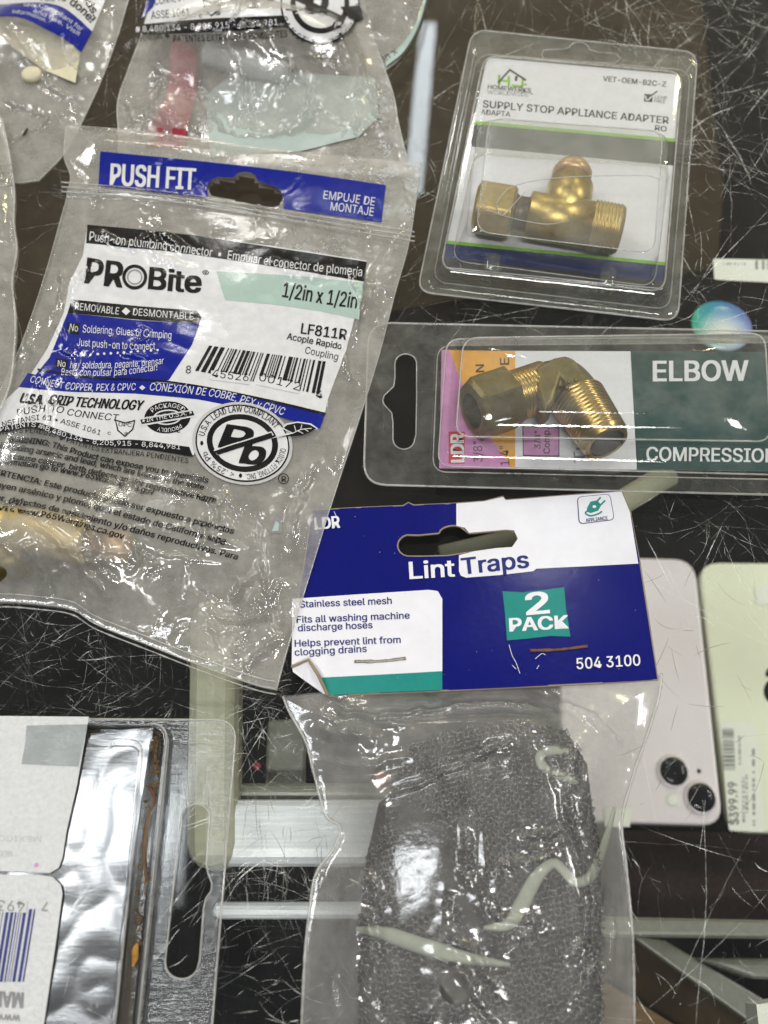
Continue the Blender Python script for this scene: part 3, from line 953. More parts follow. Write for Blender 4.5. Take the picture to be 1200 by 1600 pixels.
for pts, a, wd in [
    ([(60, 835), (110, 870), (175, 940)], 0.0016, 0.0007), ([(5, 840), (25, 808), (58, 815), (80, 830)], 0.0014, 0.0006),
    ([(320, 950), (370, 972), (440, 960)], 0.0015, 0.0006), ([(330, 955), (335, 990), (352, 1020)], 0.0012, 0.0006),
    ([(352, 1045), (365, 1020), (382, 1035)], 0.0012, 0.0005), ([(375, 1058), (410, 1020), (450, 990)], 0.0016, 0.0008),
    ([(355, 955), (375, 920), (400, 900), (405, 880)], 0.0014, 0.0007), ([(405, 880), (415, 920), (422, 955)], 0.0013, 0.0006),
    ([(110, 545), (160, 575), (130, 600)], 0.0004, 0.0012),
    ([(150, 372), (210, 395), (250, 372), (300, 410)], 0.0010, 0.0012), ([(430, 420), (480, 440), (520, 430)], 0.0008, 0.0012),
    ([(240, 350), (250, 410), (300, 430)], 0.0008, 0.0012), ([(95, 420), (100, 460), (80, 510)], 0.0014, 0.0008),
    ([(215, 520), (235, 545), (210, 570), (250, 580)], 0.0008, 0.0010), ([(70, 620), (95, 600), (130, 625)], 0.0003, 0.0010),
    ([(290, 775), (340, 800), (345, 850)], 0.0011, 0.0006), ([(215, 860), (228, 890), (210, 905)], 0.0014, 0.0006), ([(150, 850), (165, 880), (150, 895), (185, 905)], 0.0012, 0.0005),
    ([(90, 880), (175, 884), (260, 882), (360, 884)], 0.0006, 0.0004), ([(545, 430), (565, 480), (548, 540)], 0.0010, 0.0007), ([(500, 720), (470, 780), (455, 850)], 0.0009, 0.0007)]:
    fb.crease(pts, a, wd, jag=0.0004)
fb.random_creases(26, (300, 800, 460, 1060), 3).random_creases(16, (-20, 860, 300, 960), 4, amp=.0010).random_creases(12, (50, 330, 120, 640), 5).random_creases(10, (540, 380, 630, 640), 6).random_creases(14, (110, 205, 640, 400), 8, amp=.0005)
# pressed zip closure: four fine ribs across the bag
zip_px = [(96, 292), (250, 306), (430, 334), (648, 370)]
zq = smooth_path(zip_px, 40); zq = U(zq[:, 0], zq[:, 1], 0.005)[:, :2]


def zip_rib(x, y, d):
    dd = seg_dist(x, y, zq)
    return 0.0009 * np.exp(-(dd / 0.0022) ** 2) * (0.6 + 0.4 * np.cos(dd / 0.0006 * 2))


fb.extra.append(zip_rib)
bag = thing('plastic_bag', 'clear zip bag printed with a blue header and white label holding a push-on coupling', 'plastic bag', U(300, 620, 0.0005), 'clear bags of fittings on the counter')
hang = np.vstack([ell(345, 296, 20, 18, 10, 110, 250, 10), [(352, 278), (362, 279)], ell(383, 282, 19, 13, 8, 190, 350, 10), [(405, 286), (424, 290)], ell(425, 311, 17, 17, 10, -80, 90, 10), [(400, 325), (360, 316)]])
bag_sheet('back_film', big, 90, 130, lambda x, y: 0.0012 + 0.0006 * perlin(x * 60, y * 60, 5), 0.003, 'bag_film_back', bag, hang)
bag_sheet('front_film', big, 280, 420, fb, 0.003, 'bag_film', bag, hang)
seam('seam', big, (0, 1, 2, 3), fb, 0.003, 0.00016, 'edge_film', bag)
# folded double edge along the bottom
g = Geo()
for o_, zz in ((0, .0036), (11, .0026), (20, .0018)):
    p = smooth_path([(q[0], q[1] - 12 + o_) for q in B_], 120); q = U(p[:, 0], p[:, 1], zz)
    v, f = tube(q, 0.00034 * (0.5 + 1.1 * np.abs(perlin(np.arange(120) * 0.21, np.full(120, o_ * 1.0), 3))), 6, flat=0.6); g.add(v, f)
g.build('bottom_weld', 'edge_film', bag)
g = Geo()
for o_ in (-7, 0, 7):
    p = smooth_path([(q[0], q[1] + o_) for q in zip_px], 140); pos, nn = fb.surf(p[:, 0], p[:, 1])
    v, f = tube(pos + nn * 1e-4, 0.00028, 6); g.add(v, f)
g.build('zip_seal', 'edge_film', bag)

P = Print()
hdr = [(157, 237), (300, 251), (450, 268), (603, 290)], [(154, 291), (300, 307), (450, 328), (596, 348)]
a = smooth_path(hdr[0], 20); b = smooth_path(hdr[1], 20)
bl_ = [q for q in b[::-1] if q[0] > 443]; br_ = [q for q in b[::-1] if q[0] < 325]
notch = [(443, 327), (443, 311), (440, 300), (432, 294), (424, 290), (412, 287), (403, 283), (399, 275), (391, 270), (382, 269), (372, 271), (364, 278), (352, 278), (340, 277), (330, 282), (324, 292), (325, 308)]
P.poly(np.vstack([a, bl_, notch, br_]), 'blue_print', 0)
P.text('PUSH FIT', [(173, 290), (240, 294), (304, 298)], 33, 'white_print', 2, bold=0.03)
P.text('EMPUJE DE', [(505, 312), (545, 317), (585, 323)], 13, 'white_print', 2)
P.text('MONTAJE', [(516, 330), (550, 334), (583, 339)], 13, 'white_print', 2)
P.build('header_print', fb.surf, bag, step=5, off=0.00025, dz=0.00008)

P = Print()
P.poly([(137, 352), (280, 366), (430, 386), (573, 408), (568, 442), (560, 480), (540, 550), (512, 625), (506, 655), (470, 660), (420, 640), (300, 614), (212, 614), (108, 607), (40, 600), (75, 545), (100, 490), (110, 440), (130, 400)], 'white_print', 0)
P.band([(137, 352), (280, 366), (430, 388), (573, 410)], [(135, 381), (280, 396), (430, 418), (569, 441)], 'black_print', 1)
P.text('Push-on plumbing connector  •  Empujar el conector de plomería', [(140, 377), (250, 391), (340, 404), (450, 420), (565, 433)], 14, 'white_print', 2)
P.poly([(338, 425), (395, 428), (480, 433), (568, 443), (560, 500), (500, 487), (430, 477), (352, 470)], 'aqua_print', 1)
P.text('1/2in x 1/2in', [(441, 465), (500, 475), (556, 483)], 23, 'black_print', 2, bold=0.02)
P.text('PR', [(133, 443), (160, 447), (190, 450)], 39, 'black_print', 2, bold=0.035)
P.ring(ell(211, 434, 19.5, 19.5), ell(211, 434, 14.5, 14.5), 'black_print', 2)
P.ring(ell(211, 434, 12, 12), ell(211, 434, 10, 10), 'ink_grey', 2)
P.text('Bite', [(233, 452), (275, 456), (313, 458)], 33, 'black_print', 2, bold=0.045)
P.text('®', [(316, 432), (326, 433)], 9, 'black_print', 2)
P.text('LF811R', [(470, 522), (505, 527), (540, 532)], 16, 'black_print', 2, bold=0.03)
P.text('Acople Rapido', [(448, 531), (490, 539), (533, 547)], 10, 'black_print', 2, bold=0.02)
P.text('Coupling', [(476, 553), (527, 564)], 11, 'black_print', 2)
P.poly([(113, 469), (210, 479), (308, 487), (315, 497), (310, 508), (210, 500), (106, 490)], 'black_print', 2)
P.text('REMOVABLE', [(118, 485), (186, 493)], 11, 'white_print', 3)
P.poly([(197, 482), (204, 488), (198, 494), (191, 488)], 'white_print', 3)
P.text('DESMONTABLE', [(208, 494), (302, 502)], 11, 'white_print', 3)
P.poly([(106, 490), (210, 501), (312, 508), (300, 540), (264, 595), (212, 602), (108, 601), (52, 592), (78, 560)], 'blue_print', 1)
P.poly([(106, 505), (125, 507), (124, 524), (104, 521)], 'black_print', 2)
P.text('No', [(109, 518), (122, 520)], 11, 'white_print', 3)
P.text('Soldering, Glues or Crimping', [(130, 521), (200, 526), (268, 531)], 12, 'white_print', 3)
P.text('Just push-on to connect', [(121, 542), (190, 547), (243, 548)], 12, 'white_print', 3)
for k_ in range(13):
    P.poly(ell(122 + k_ * 10.4, 557 - k_ * 0.7, 2.0, 2.0, n=8), 'white_print', 3)
P.poly([(88, 561), (107, 563), (105, 578), (86, 576)], 'black_print', 2)
P.text('No', [(91, 574), (103, 575)], 10, 'white_print', 3)
P.text('hay soldadura, pegante, prensar', [(110, 577), (190, 576), (256, 570)], 11, 'white_print', 3, slant=0.15)
P.text('Basta con pulsar para conectar!', [(96, 588), (180, 588), (246, 580)], 11, 'white_print', 3, slant=0.15)
# barcode
P.bars((327, 541), (509, 566), (499, 617), (305, 580), 'black_print', 2, n=34, seed=5)
P.text('8', [(290, 584), (298, 585)], 12, 'black_print', 3)
P.text('45526', [(331, 590), (360, 594), (388, 597)], 12, 'black_print', 3)
P.text('00172', [(404, 596), (435, 603), (467, 612)], 13, 'black_print', 3)
P.text('4', [(493, 622), (503, 624)], 12, 'black_print', 3)
P.poly([(330, 580), (390, 589), (389, 602), (328, 594)], 'white_print', 2.5)
P.poly([(403, 588), (470, 601), (466, 616), (400, 602)], 'white_print', 2.5)
# swoosh
P.band([(45, 584), (108, 596), (212, 597), (310, 605), (420, 628), (508, 648)], [(31, 606), (108, 613), (212, 616), (310, 625), (420, 648), (500, 671)], 'blue_print', 2)
P.band([(60, 577), (150, 590), (230, 593), (310, 603), (420, 625), (509, 646)], [(60, 580), (150, 593), (230, 596), (310, 606), (420, 629), (508, 650)], 'black_print', 3)
P.text('CONNECT COPPER, PEX & CPVC', [(48, 599), (108, 610), (160, 612), (212, 611)], 11, 'white_print', 4, slant=0.15)
P.poly(ell(223, 607, 5, 4, n=4), 'white_print', 4)
P.text('CONEXIÓN DE COBRE, PEX y CPVC', [(234, 611), (300, 617), (362, 627), (442, 650)], 12, 'white_print', 4, slant=0.15)
# lower white part
P.poly([(31, 606), (108, 613), (212, 616), (310, 625), (400, 643), (340, 650), (312, 680), (303, 712), (213, 690), (147, 690), (93, 674), (53, 662), (0, 669), (-30, 676), (-10, 645)], 'white_print', 1)
P.text('U.S.A.', [(32, 630), (50, 632), (66, 633)], 15, 'black_print', 3, bold=0.05, slant=0.3)
P.text('GRIP TECHNOLOGY', [(76, 632), (128, 637), (221, 642)], 15, 'black_print', 3, bold=0.04, slant=0.3)
P.text('PUSH TO CONNECT', [(28, 651), (60, 645), (88, 645), (120, 652), (184, 659)], 10.5, 'black_print', 3, slant=0.2)
P.text('NSF/ANSI 61 • ASSE 1061', [(6, 668), (42, 660), (72, 657), (105, 665), (157, 681)], 8, 'black_print', 3)
P.ring(np.array([(180, 656), (196, 661), (212, 657), (209, 672), (196, 684), (184, 674)]), np.array([(182, 658.5), (196, 663), (210, 659.5), (207, 671), (196, 681.5), (186, 673)]), 'black_print', 3)
P.text('UPC', [(186, 667), (206, 668)], 6, 'black_print', 3)
P.text('c', [(169, 680), (174, 680)], 6, 'black_print', 3); P.text('®', [(195, 682), (201, 682)], 6, 'black_print', 3)
P.poly(ell(262, 653, 36, 25, -4), 'black_print', 2)
P.ring(ell(262, 653, 22, 12, -4), ell(262, 653, 20, 10, -4), 'white_print', 3)
P.poly([(218, 655), (302, 641), (306, 652), (221, 667)], 'white_print', 3)
P.poly([(220, 657), (302, 643), (304, 650), (222, 664)], 'black_print', 4)
P.text('IN THE U.S.A.', [(230, 661), (292, 650)], 8, 'white_print', 5)
for sx, sy in ((225, 659), (298, 646)):
    P.poly(np.vstack([[(sx + rr * math.sin(k_ * PI / 5), sy - rr * math.cos(k_ * PI / 5)) for k_, rr in zip(range(10), [3, 1.2] * 5)]]), 'white_print', 5)
P.text('PACKAGED', smooth_path(ell(262, 653, 27, 15, -4, 215, 335, 16), 16), 7, 'white_print', 4)
P.text('PROUDLY', smooth_path(ell(262, 653, 27, 17, -4, 125, 45, 16), 16)[::-1], 6, 'white_print', 4)
P.text('™', [(272, 680), (281, 681)], 6, 'black_print', 3)
P.band([(-30, 672), (0, 668), (53, 660), (93, 672), (147, 688), (213, 688), (296, 699)], [(-30, 682), (0, 677), (53, 670), (107, 687), (160, 699), (227, 703), (302, 715)], 'black_print', 2)
P.text('U.S. PATENTS # 8,480,134 - 8,205,915 - 8,844,981', [(-24, 680), (20, 672), (53, 668), (100, 683), (150, 695), (213, 698), (282, 703)], 7.5, 'white_print', 3)
P.text('PATENTS PENDING ◆ PATENTES EXTRANJERA PENDIENTES', [(-10, 682), (45, 677), (85, 684), (115, 695), (165, 708), (230, 715), (294, 725)], 8, 'black_print', 2)
for s_, pts, bo in [
    ('WARNING: This Product can expose you to chemicals', [(12, 692), (70, 697), (133, 715), (230, 737), (324, 756)], 0.015),
    ('including arsenic and lead, which are known to the state', [(1, 701), (70, 712), (160, 732), (240, 750), (317, 767)], 0.015),
    ('to cause cancer, birth defects and/or reproductive harm', [(5, 716), (70, 726), (160, 746), (240, 766), (335, 787)], 0.015),
    ('information go to www.P65Warnings.ca.gov', [(-4, 725), (60, 733), (150, 752), (239, 775)], 0.015),
    ('ADVERTENCIA: Este producto puede ser expuesto a productos', [(-36, 736), (64, 759), (160, 783), (260, 808), (364, 835)], 0.015),
    ('incluyen arsénico y plomo, quel el estado de California sabe', [(-28, 758), (60, 776), (133, 793), (240, 822), (351, 851)], 0.01),
    ('cáncer, defectos de nascimiento y/o daños reproductivos. Para', [(-38, 777), (60, 795), (160, 820), (260, 846), (370, 875)], 0.01),
        ('vaya a www.P65Warnings.ca.gov', [(-18, 795), (60, 808), (120, 822), (192, 843)], 0.015)]:
    P.text(s_, pts, 9.2, 'black_print', 2, bold=bo + .022, slant=0.12)
P.ring(ell(443, 749, 8.5, 8.5), ell(443, 749, 7.2, 7.2), 'black_print', 2)
P.text('R', [(440, 754), (447, 754)], 9, 'black_print', 2, bold=0.02)
# lead-law emblem
ex, ey = 379, 694
P.poly(ell(ex, ey, 79, 64, 12), 'grey_print', 3)
P.poly(ell(ex, ey, 74, 60, 12), 'black_print', 4)
P.poly(ell(ex, ey, 71.5, 57.5, 12), 'white_print', 5)
P.poly(ell(ex, ey, 56, 45, 12), 'black_print', 6)
P.poly(ell(ex, ey, 47, 36.5, 12), 'white_print', 7)
P.text('P', [(343, 700), (384, 706)], 36, 'black_print', 8, bold=0.06, slant=0.25)
P.text('b', [(376, 725), (408, 728)], 36, 'black_print', 8, bold=0.06, slant=0.25)
P.poly([(334, 705), (424, 676), (428, 682), (340, 713)], 'white_print', 9)
P.poly([(335, 707), (424, 678), (427, 686), (341, 713)], 'black_print', 10)
P.text('U.S.A. LEAD LAW COMPLIANT', ell(ex, ey, 60, 48, 12, 178, 318, 40), 9.5, 'black_print', 8, bold=0.01)
P.text('QUICK FITTING, INC.', ell(ex, ey, 60, 48, 12, -5, 75, 30), 8.5, 'black_print', 8)
P.text('< .25% Pb', ell(ex, ey, 60, 48, 12, 92, 150, 24), 8.5, 'black_print', 8)
for an in (165, 83):
    q = ell(ex, ey, 64, 51, 12, an, an + 1, 2)[0]; P.poly(ell(q[0], q[1], 2.5, 3.5, 0, n=8), 'black_print', 8)
P.poly([(422, 688), (445, 682), (470, 681), (485, 676), (497, 672), (486, 664), (465, 661), (447, 664), (440, 672), (455, 678), (440, 681)], 'white_print', 9)
P.poly([(426, 689), (447, 684), (470, 683), (484, 678), (494, 672), (484, 666), (465, 663), (449, 666), (443, 671), (459, 679), (440, 685)], 'black_print', 10)
P.line([(457, 680), (470, 674), (487, 672)], 1.2, 'white_print', 11)
for (a1, b1) in (((463, 677), (460, 667)), ((470, 674), (472, 666)), ((466, 676), (474, 680)), ((476, 673), (482, 677))):
    P.line([a1, b1], 1.1, 'white_print', 11)
# small faded type on the back showing through, right of the emblem
P.poly([(430, 806), (440, 812), (441, 833), (420, 834)], 'ink_grey', 1)
P.poly([(431, 815), (436, 819), (435, 830), (425, 831)], 'aqua_print', 2)
P.build('label_print', fb.surf, bag, step=3.5, off=0.00025, dz=0.00007)

# coupling inside that bag
c0 = U(-120, 800, 0.0070); c1 = U(235, 862, 0.0070)
cl = thing('brass_coupling', 'brass push-on coupling lying inside the big printed zip bag', 'pipe coupling', U(60, 830, 0.0015))
v, f = revolve(c0, c1, [(0, .0052), (.001, .0062), (.018, .0062), (.0185, .0056), (.026, .0056), (.0265, .0063), (.046, .0063), (.047, .0055)], 48)
mesh('body', v, f, 'brass_pale', cl)
ax = (c1 - c0) / np.linalg.norm(c1 - c0)
v, f = revolve(c0 + ax * .047, c1, [(0, .0048), (.004, .0048), (.0045, .0045)], 40)
mesh('release_collar', v, f, 'dry_brown', cl)
v, f = revolve(c0 + ax * .0515, c1, [(0, .0042), (.006, .0042), (.0065, .0036)], 40)
mesh('sleeve', v, f, 'copper_pink', cl)
c2 = U(30, 872, 0.006)
v, f = revolve(U(-10, 884, .005), U(60, 862, .005), [(0, .0045), (.001, .0055), (.008, .0055), (.009, .0045)], 36)
tag(mesh('brass_plug', v, f, 'brass_dull'), 'dull round brass end lying lowest in the big printed bag', 'plug')

# ================================================================== bag behind it, with a red lever inside
T2 = [(240, -110), (400, -110), (565, -110)]
R2 = [(565, -110), (566, -20), (580, 50), (600, 105), (615, 150), (622, 190), (642, 276)]
B2 = [(184, 246), (400, 264), (642, 276)]
L2 = [(240, -110), (238, -20), (222, 50), (200, 110), (184, 160), (186, 220), (184, 246)]
b2 = (T2, R2, B2, L2)
f2 = Field(outline_of(b2), z_edge=0.0012, seed=21, crump=0.0007, scale=0.017, edge_w=0.012, rot=1.1)
f2.blob(400, 90, 190, 95, 0.017, p=3).blob(268, 188, 55, 60, 0.0042).blob(470, 160, 90, 60, 0.004)
f2.extra.append(lambda x, y, d: -0.003 * sstep((U(400, 205)[1] - y) / 0.012) * sstep(d / .012))
for pts, a, wd in [([(215, 110), (240, 90), (235, 130), (210, 175)], .0018, .0007), ([(290, 115), (315, 118), (330, 135)], .0018, .0007), ([(320, 130), (350, 170), (400, 172), (460, 165), (497, 130)], .0022, .0008),
                   ([(365, 75), (395, 60), (430, 80)], .0018, .0008), ([(480, 100), (470, 150), (420, 165)], .0018, .0007), ([(350, 190), (390, 205), (430, 195)], .0016, .0008), ([(530, 0), (525, 40), (545, 60)], .0015, .0007),
                   ([(250, 150), (255, 190)], .0015, .0008), ([(560, 60), (580, 120), (605, 160)], .0016, .0009)]:
    f2.crease(pts, a, wd, z=.012, jag=0.0006)
f2.random_creases(40, (200, 85, 620, 240), 13, amp=.0012, z=.01)
bagb = thing('plastic_bag', 'crumpled clear bag with a red lever inside, behind the blue header of the zip bag', 'plastic bag', U(400, 100, 0.0004), 'clear bags of fittings on the counter')
bag_sheet('back_film', b2, 70, 70, lambda x, y: 0.0008 + 0.0005 * perlin(x * 70, y * 70, 5), 0.001, 'bag_film_back', bagb)
bag_sheet('front_film', b2, 240, 240, f2, 0.0012, 'bag_film', bagb)
seam('seam', b2, (1, 3), f2, 0.0012, 0.0003, 'edge_film', bagb)
P = Print()
P.poly([(252, -60), (560, -60), (560, 0), (470, 30), (447, 26), (330, 31), (226, 39), (238, 0)], 'white_print', 0)
P.band([(222, 39), (330, 30), (448, 25)], [(222, 54), (330, 50), (452, 42)], 'black_print', 1)
P.text('# 8,480,134 - 8,205,915 - 8,844,981', [(212, 52), (326, 46), (434, 40)], 9, 'white_print', 2)
P.text('PATENTS PENDING', [(190, 88), (215, 68), (254, 60)], 9, 'black_print', 2)
P.poly([(262, 53), (266, 56.5), (262, 60), (258, 56.5)], 'black_print', 2)
P.text('PATENTES EXTRANJERA PENDIENTES', [(272, 66), (360, 63), (449, 58)], 10, 'black_print', 2)
P.text('ASSE 1061', [(237, 31), (297, 26)], 12, 'black_print', 2)
P.text('TO CONNECT', [(226, 14), (250, 8), (290, 2)], 11, 'black_print', 2, slant=.2)
P.ring(np.array([(317, 0), (330, 4), (347, 0), (346, 15), (331, 27), (319, 16)]), np.array([(319, 2), (330, 6), (345, 2), (344, 14), (331, 24.5), (321, 15)]), 'black_print', 2)
P.text('UPC', [(322, 12), (343, 11)], 7, 'black_print', 2); P.text('®', [(338, 27), (346, 26)], 7, 'black_print', 2); P.text('c', [(312, 29), (317, 29)], 7, 'black_print', 2)
P.poly(ell(394, -10, 40, 23), 'black_print', 2); P.text('PROUDLY', ell(394, -12, 30, 17, 0, 135, 45, 16)[::-1], 7, 'white_print', 3); P.text('™', [(412, 12), (422, 11)], 6, 'black_print', 2)
P.poly([(530, -60), (560, -60), (553, 20), (540, 25)], 'blue_print', 1)
P.poly([(236, -20), (256, -40), (240, 12), (222, 30)], 'blue_print', 1)
P.poly(ell(500, 8, 62, 62, 0), 'black_print', 3); P.poly(ell(500, 8, 59.5, 59.5), 'white_print', 4); P.poly(ell(500, 8, 46, 46), 'black_print', 5); P.poly(ell(500, 8, 38, 38), 'white_print', 6)
P.text('b', [(478, 22), (508, 22)], 40, 'black_print', 7, bold=.06, slant=.2)
P.poly([(462, -6), (534, 28), (530, 36), (462, 4)], 'black_print', 8)
P.text('< .25% Pb', ell(500, 8, 56, 56, 0, 98, 160, 20)[::1], 9, 'black_print', 7)
P.text('QUICK FITTING, INC.', ell(500, 8, 56, 56, 0, 0, 80, 20), 9, 'black_print', 7)
P.poly([(532, 14), (560, 12), (575, 28), (560, 36), (545, 32)], 'black_print', 9)
P.build('label_print', f2.surf, bagb, step=5, off=0.00025, dz=0.00007)
# red lever and pale valve inside
lv = thing('shutoff_valve', 'pale plastic valve with a red lever inside the crumpled bag at the top', 'valve', U(330, 140, 0.002))
pth = U(*np.array([(294, 18), (288, 70), (279, 120), (268, 170), (262, 205), (258, 232)], float).T, np.array([.0025, .0070, .0072, .0055, .003, .0011]))
pth = smooth_path(pth, 30); pth[:, 2] = np.maximum(.0008, np.minimum(pth[:, 2], f2(pth[:, 0], pth[:, 1]) - .0030))
v, f = tube(pth, np.linspace(0.0030, 0.0070, 30), 16, flat=0.13); mesh('lever', v, f, 'red_plastic', lv)
v, f = revolve(U(320, 84, .0048), U(500, 128, .0042), [(0, .0034), (.001, .0044), (.010, .0044), (.0105, .0048), (.020, .0046), (.021, .0040), (.030, .0038), (.031, .0030)], 40)
mesh('body', v, f, 'pale_plastic', lv)
P = Print(); P.poly([(322, 150), (360, 118), (440, 112), (585, 122), (592, 182), (560, 214), (470, 236), (328, 246)], 'paper_teal', 0)
tag(P.build('paper_insert', lambda x, y: (U(x, y, .0012) + np.stack([0 * x, 0 * x, .0004 * perlin(x / 40, y / 40, 3)], -1), np.tile([0, 0, 1.], (len(x), 1))), None, step=12), 'pale green folded paper inside the crumpled bag below the valve', 'paper')

# a third clear bag showing behind on the right
T3 = [(540, -120), (690, -120)]; R3 = [(690, -120), (672, -20), (655, 40), (630, 85), (602, 110)]; L3 = [(540, -120), (545, -20), (560, 60), (575, 95)]; B3 = [(575, 95), (602, 110)]
b3 = (T3, R3, B3, L3)
f3 = Field(outline_of(b3), z_edge=0.0008, seed=31, crump=0.0011, scale=0.014, edge_w=.006)
f3.blob(610, 0, 60, 90, 0.006)
bagc = thing('plastic_bag', 'bag corner with pale green print sticking out behind the crumpled bag', 'plastic bag', U(620, 20, 0.0004), 'clear bags of fittings on the counter')
bag_sheet('front_film', b3, 90, 100, f3, 0.0008, 'bag_film', bagc)
bag_sheet('back_film', b3, 30, 30, 0.0004, 0.0008, 'bag_film_back', bagc)
seam('seam', b3, (1,), f3, 0.0008, 0.0003, 'edge_film', bagc)
P = Print(); P.band([(602, 92), (628, 70), (652, 30), (668, -30)], [(603, 106), (632, 82), (656, 38), (674, -28)], 'aqua_print', 0)
P.band([(604, 104), (631, 81), (655, 38), (673, -28)], [(604, 107), (633, 84), (657, 40), (676, -28)], 'ink_black', 1)
P.text('in x', [(602, 98), (622, 84)], 12, 'ink_black', 2)
P.build('label_print', f3.surf, bagc, step=8, off=.0003)

# ================================================================== bags at the left edge
T4 = [(-90, -90), (60, -90), (225, -90)]
R4 = [(225, -90), (200, 0), (182, 60), (160, 120), (128, 190), (100, 240), (60, 282)]
B4 = [(-90, 170), (-20, 215), (15, 280), (60, 282)]
L4 = [(-90, -90), (-90, 40), (-90, 170)]
b4 = (T4, R4, B4, L4)
f4 = Field(outline_of(b4), z_edge=0.0012, seed=41, crump=0.0009, scale=0.016, edge_w=.010, rot=2)
f4.blob(60, 60, 110, 90, 0.007, p=3)
for pts, a, wd in [([(0, 140), (20, 150), (60, 165), (68, 175), (35, 195), (15, 205)], .0018, .0006), ([(40, 95), (80, 125), (120, 140)], .0012, .0008), ([(105, 60), (115, 95), (125, 115)], .0012, .0006), ([(0, 40), (40, 75), (70, 110)], .0011, .0008)]:
    f4.crease(pts, a, wd, z=.006, jag=.0005)
bagd = thing('plastic_bag', 'bag in the upper left corner with a curved blue band and the word done!', 'plastic bag', U(60, 80, 0.0004), 'clear bags of fittings on the counter')
bag_sheet('front_film', b4, 170, 190, f4, .0012, 'bag_film', bagd)
bag_sheet('back_film', b4, 50, 50, .0005, .0012, 'bag_film_back', bagd)
seam('seam', b4, (1, 2), f4, .0012, .0003, 'edge_film', bagd)
P = Print()
P.poly([(-60, -80), (195, -80), (165, 0), (144, 50), (120, 28), (95, 11), (60, 5), (0, 9), (-60, 20)], 'white_print', 0)
P.band([(-60, 16), (0, 8), (60, 5), (95, 11), (120, 28), (144, 50)], [(-60, 34), (0, 26), (36, 29), (68, 44), (100, 61), (127, 82)], 'blue_print', 1)
P.text('done!', [(108, 7), (125, 20), (141, 37)], 12, 'black_print', 2, bold=.04)
P.text('seconds.', [(96, -34), (124, -8), (146, 27)], 12, 'black_print', 2, bold=.04)
P.text("You're", [(60, 2), (80, 3), (103, 3)], 6, 'black_print', 2, bold=.03, slant=.2)
P.text('law Compliant for', [(38, 11), (68, 14), (96, 28), (127, 50)], 6.5, 'white_print', 2)
P.text('and use. Visit', [(52, 20), (85, 34), (123, 57)], 6.5, 'white_print', 2)
P.text('information.', [(20, 22), (45, 25), (72, 36)], 6, 'white_print', 2)
P.build('label_print', f4.surf, bagd, step=7, off=.0002)
P = Print(); P.poly([(-60, 20), (60, 34), (125, 82), (118, 130), (70, 110), (0, 60), (-60, 60)], 'paper_cream', 0)
tag(P.build('paper_insert', flat(0.0022), None), 'cream paper insert inside the bag in the upper left corner', 'paper')
c = U(52, 122, .001)
v, f = revolve(c, c + np.array([0, 0, 1.]), [(0, .0036), (.002, .0036), (.0026, .003)], 30)
tag(mesh('pipe_cap', v, f, 'paper_cream', loc=c), 'round cream cap in the bag at the upper left corner', 'pipe cap')
v, f = tube(U(np.array([36., 39, 43]), np.array([212., 207, 201]), .0032), np.array([.0002, .0005, .0003]), 8)
tag(mesh('seed', v, f, 'dark_seed'), 'tiny dark seed lying on the upper left bag', 'seed')

T5 = [(-90, 150), (-30, 165), (2, 182)]
R5 = [(2, 182), (14, 240), (22, 300), (21, 345), (26, 390), (19, 440), (24, 500), (21, 560), (14, 605), (-10, 660)]
B5 = [(-90, 690), (-50, 680), (-10, 660)]
L5 = [(-90, 150), (-90, 400), (-90, 690)]
b5 = (T5, R5, B5, L5)
f5 = Field(outline_of(b5), z_edge=.006, seed=51, crump=.0008, scale=.014, edge_w=.004)
f5.blob(-60, 420, 60, 260, .006)
bage = thing('plastic_bag', 'milky edge of a bag reaching in at the left side of the photo', 'plastic bag', U(-40, 420, 0.0005), 'clear bags of fittings on the counter')
bag_sheet('front_film', b5, 60, 220, f5, .006, 'bag_film', bage)
bag_sheet('back_film', b5, 30, 80, .004, .006, 'bag_film_back', bage)
seam('seam', b5, (1,), f5, .006, .0004, 'edge_film', bage)
g = Geo()
for k_ in range(4):
    q = U(np.linspace(-90, 22, 12), np.linspace(268 + k_ * 8, 268 + k_ * 8 - (4 - k_) * 2, 12), 0); pos, nn = f5.surf(np.linspace(-85, 20, 12), np.linspace(266, 256, 12) + k_ * 11)
    v, f = tube(pos + nn * 1e-4, .00025, 6); g.add(v, f)
g.build('zip_seal', 'edge_film', bage)

# ================================================================== blister pack with the brass adapter
sup = thing('blister_pack', 'clear blister pack with a white printed card for a brass appliance adapter', 'blister pack', U(860, 280, 0.0003))
fl = [(738, 46), (1090, 82), (1059, 502), (652, 456)]
tb = [(746, 84), (1079, 110), (1046, 484), (676, 440)]
tt = [(757, 86), (1066, 113), (1038, 456), (688, 420)]
bb = [(741, 240), (1047, 260), (1022, 448), (706, 407)]
bm_ = [(748, 186), (1046, 207), (1030, 410), (728, 372)]
bt = [(764, 184), (1036, 205), (1022, 396), (744, 362)]
loops = [rl(fl, 26, 0.0002), rl(fl, 26, 0.0010), rl(mixq(fl, tb, .12), 24, 0.0008), rl(mixq(fl, tb, .95), 20, 0.0008), rl(tb, 20, 0.0012), rl(mixq(tb, tt, .75), 20, .0050), rl(tt, 18, 0.0056),
         rl(mixq(tt, bb, .9), 18, 0.0056), rl(bb, 22, 0.0060), rl(mixq(bb, bm_, .9), 26, 0.0180), rl(bm_, 26, 0.0198), rl(bt, 22, 0.0212), rl(mixq(bt, [(890, 290)] * 4, .45), 14, 0.0217)]
slot = np.vstack([[(850, 92), (846, 86), (850, 78), (880, 77)], ell(905, 78, 16, 12, 6, 190, 350, 10), [(935, 82), (962, 84), (970, 92), (960, 99), (900, 96)]])
v, f = loft(loops[:-1], close_last=False)
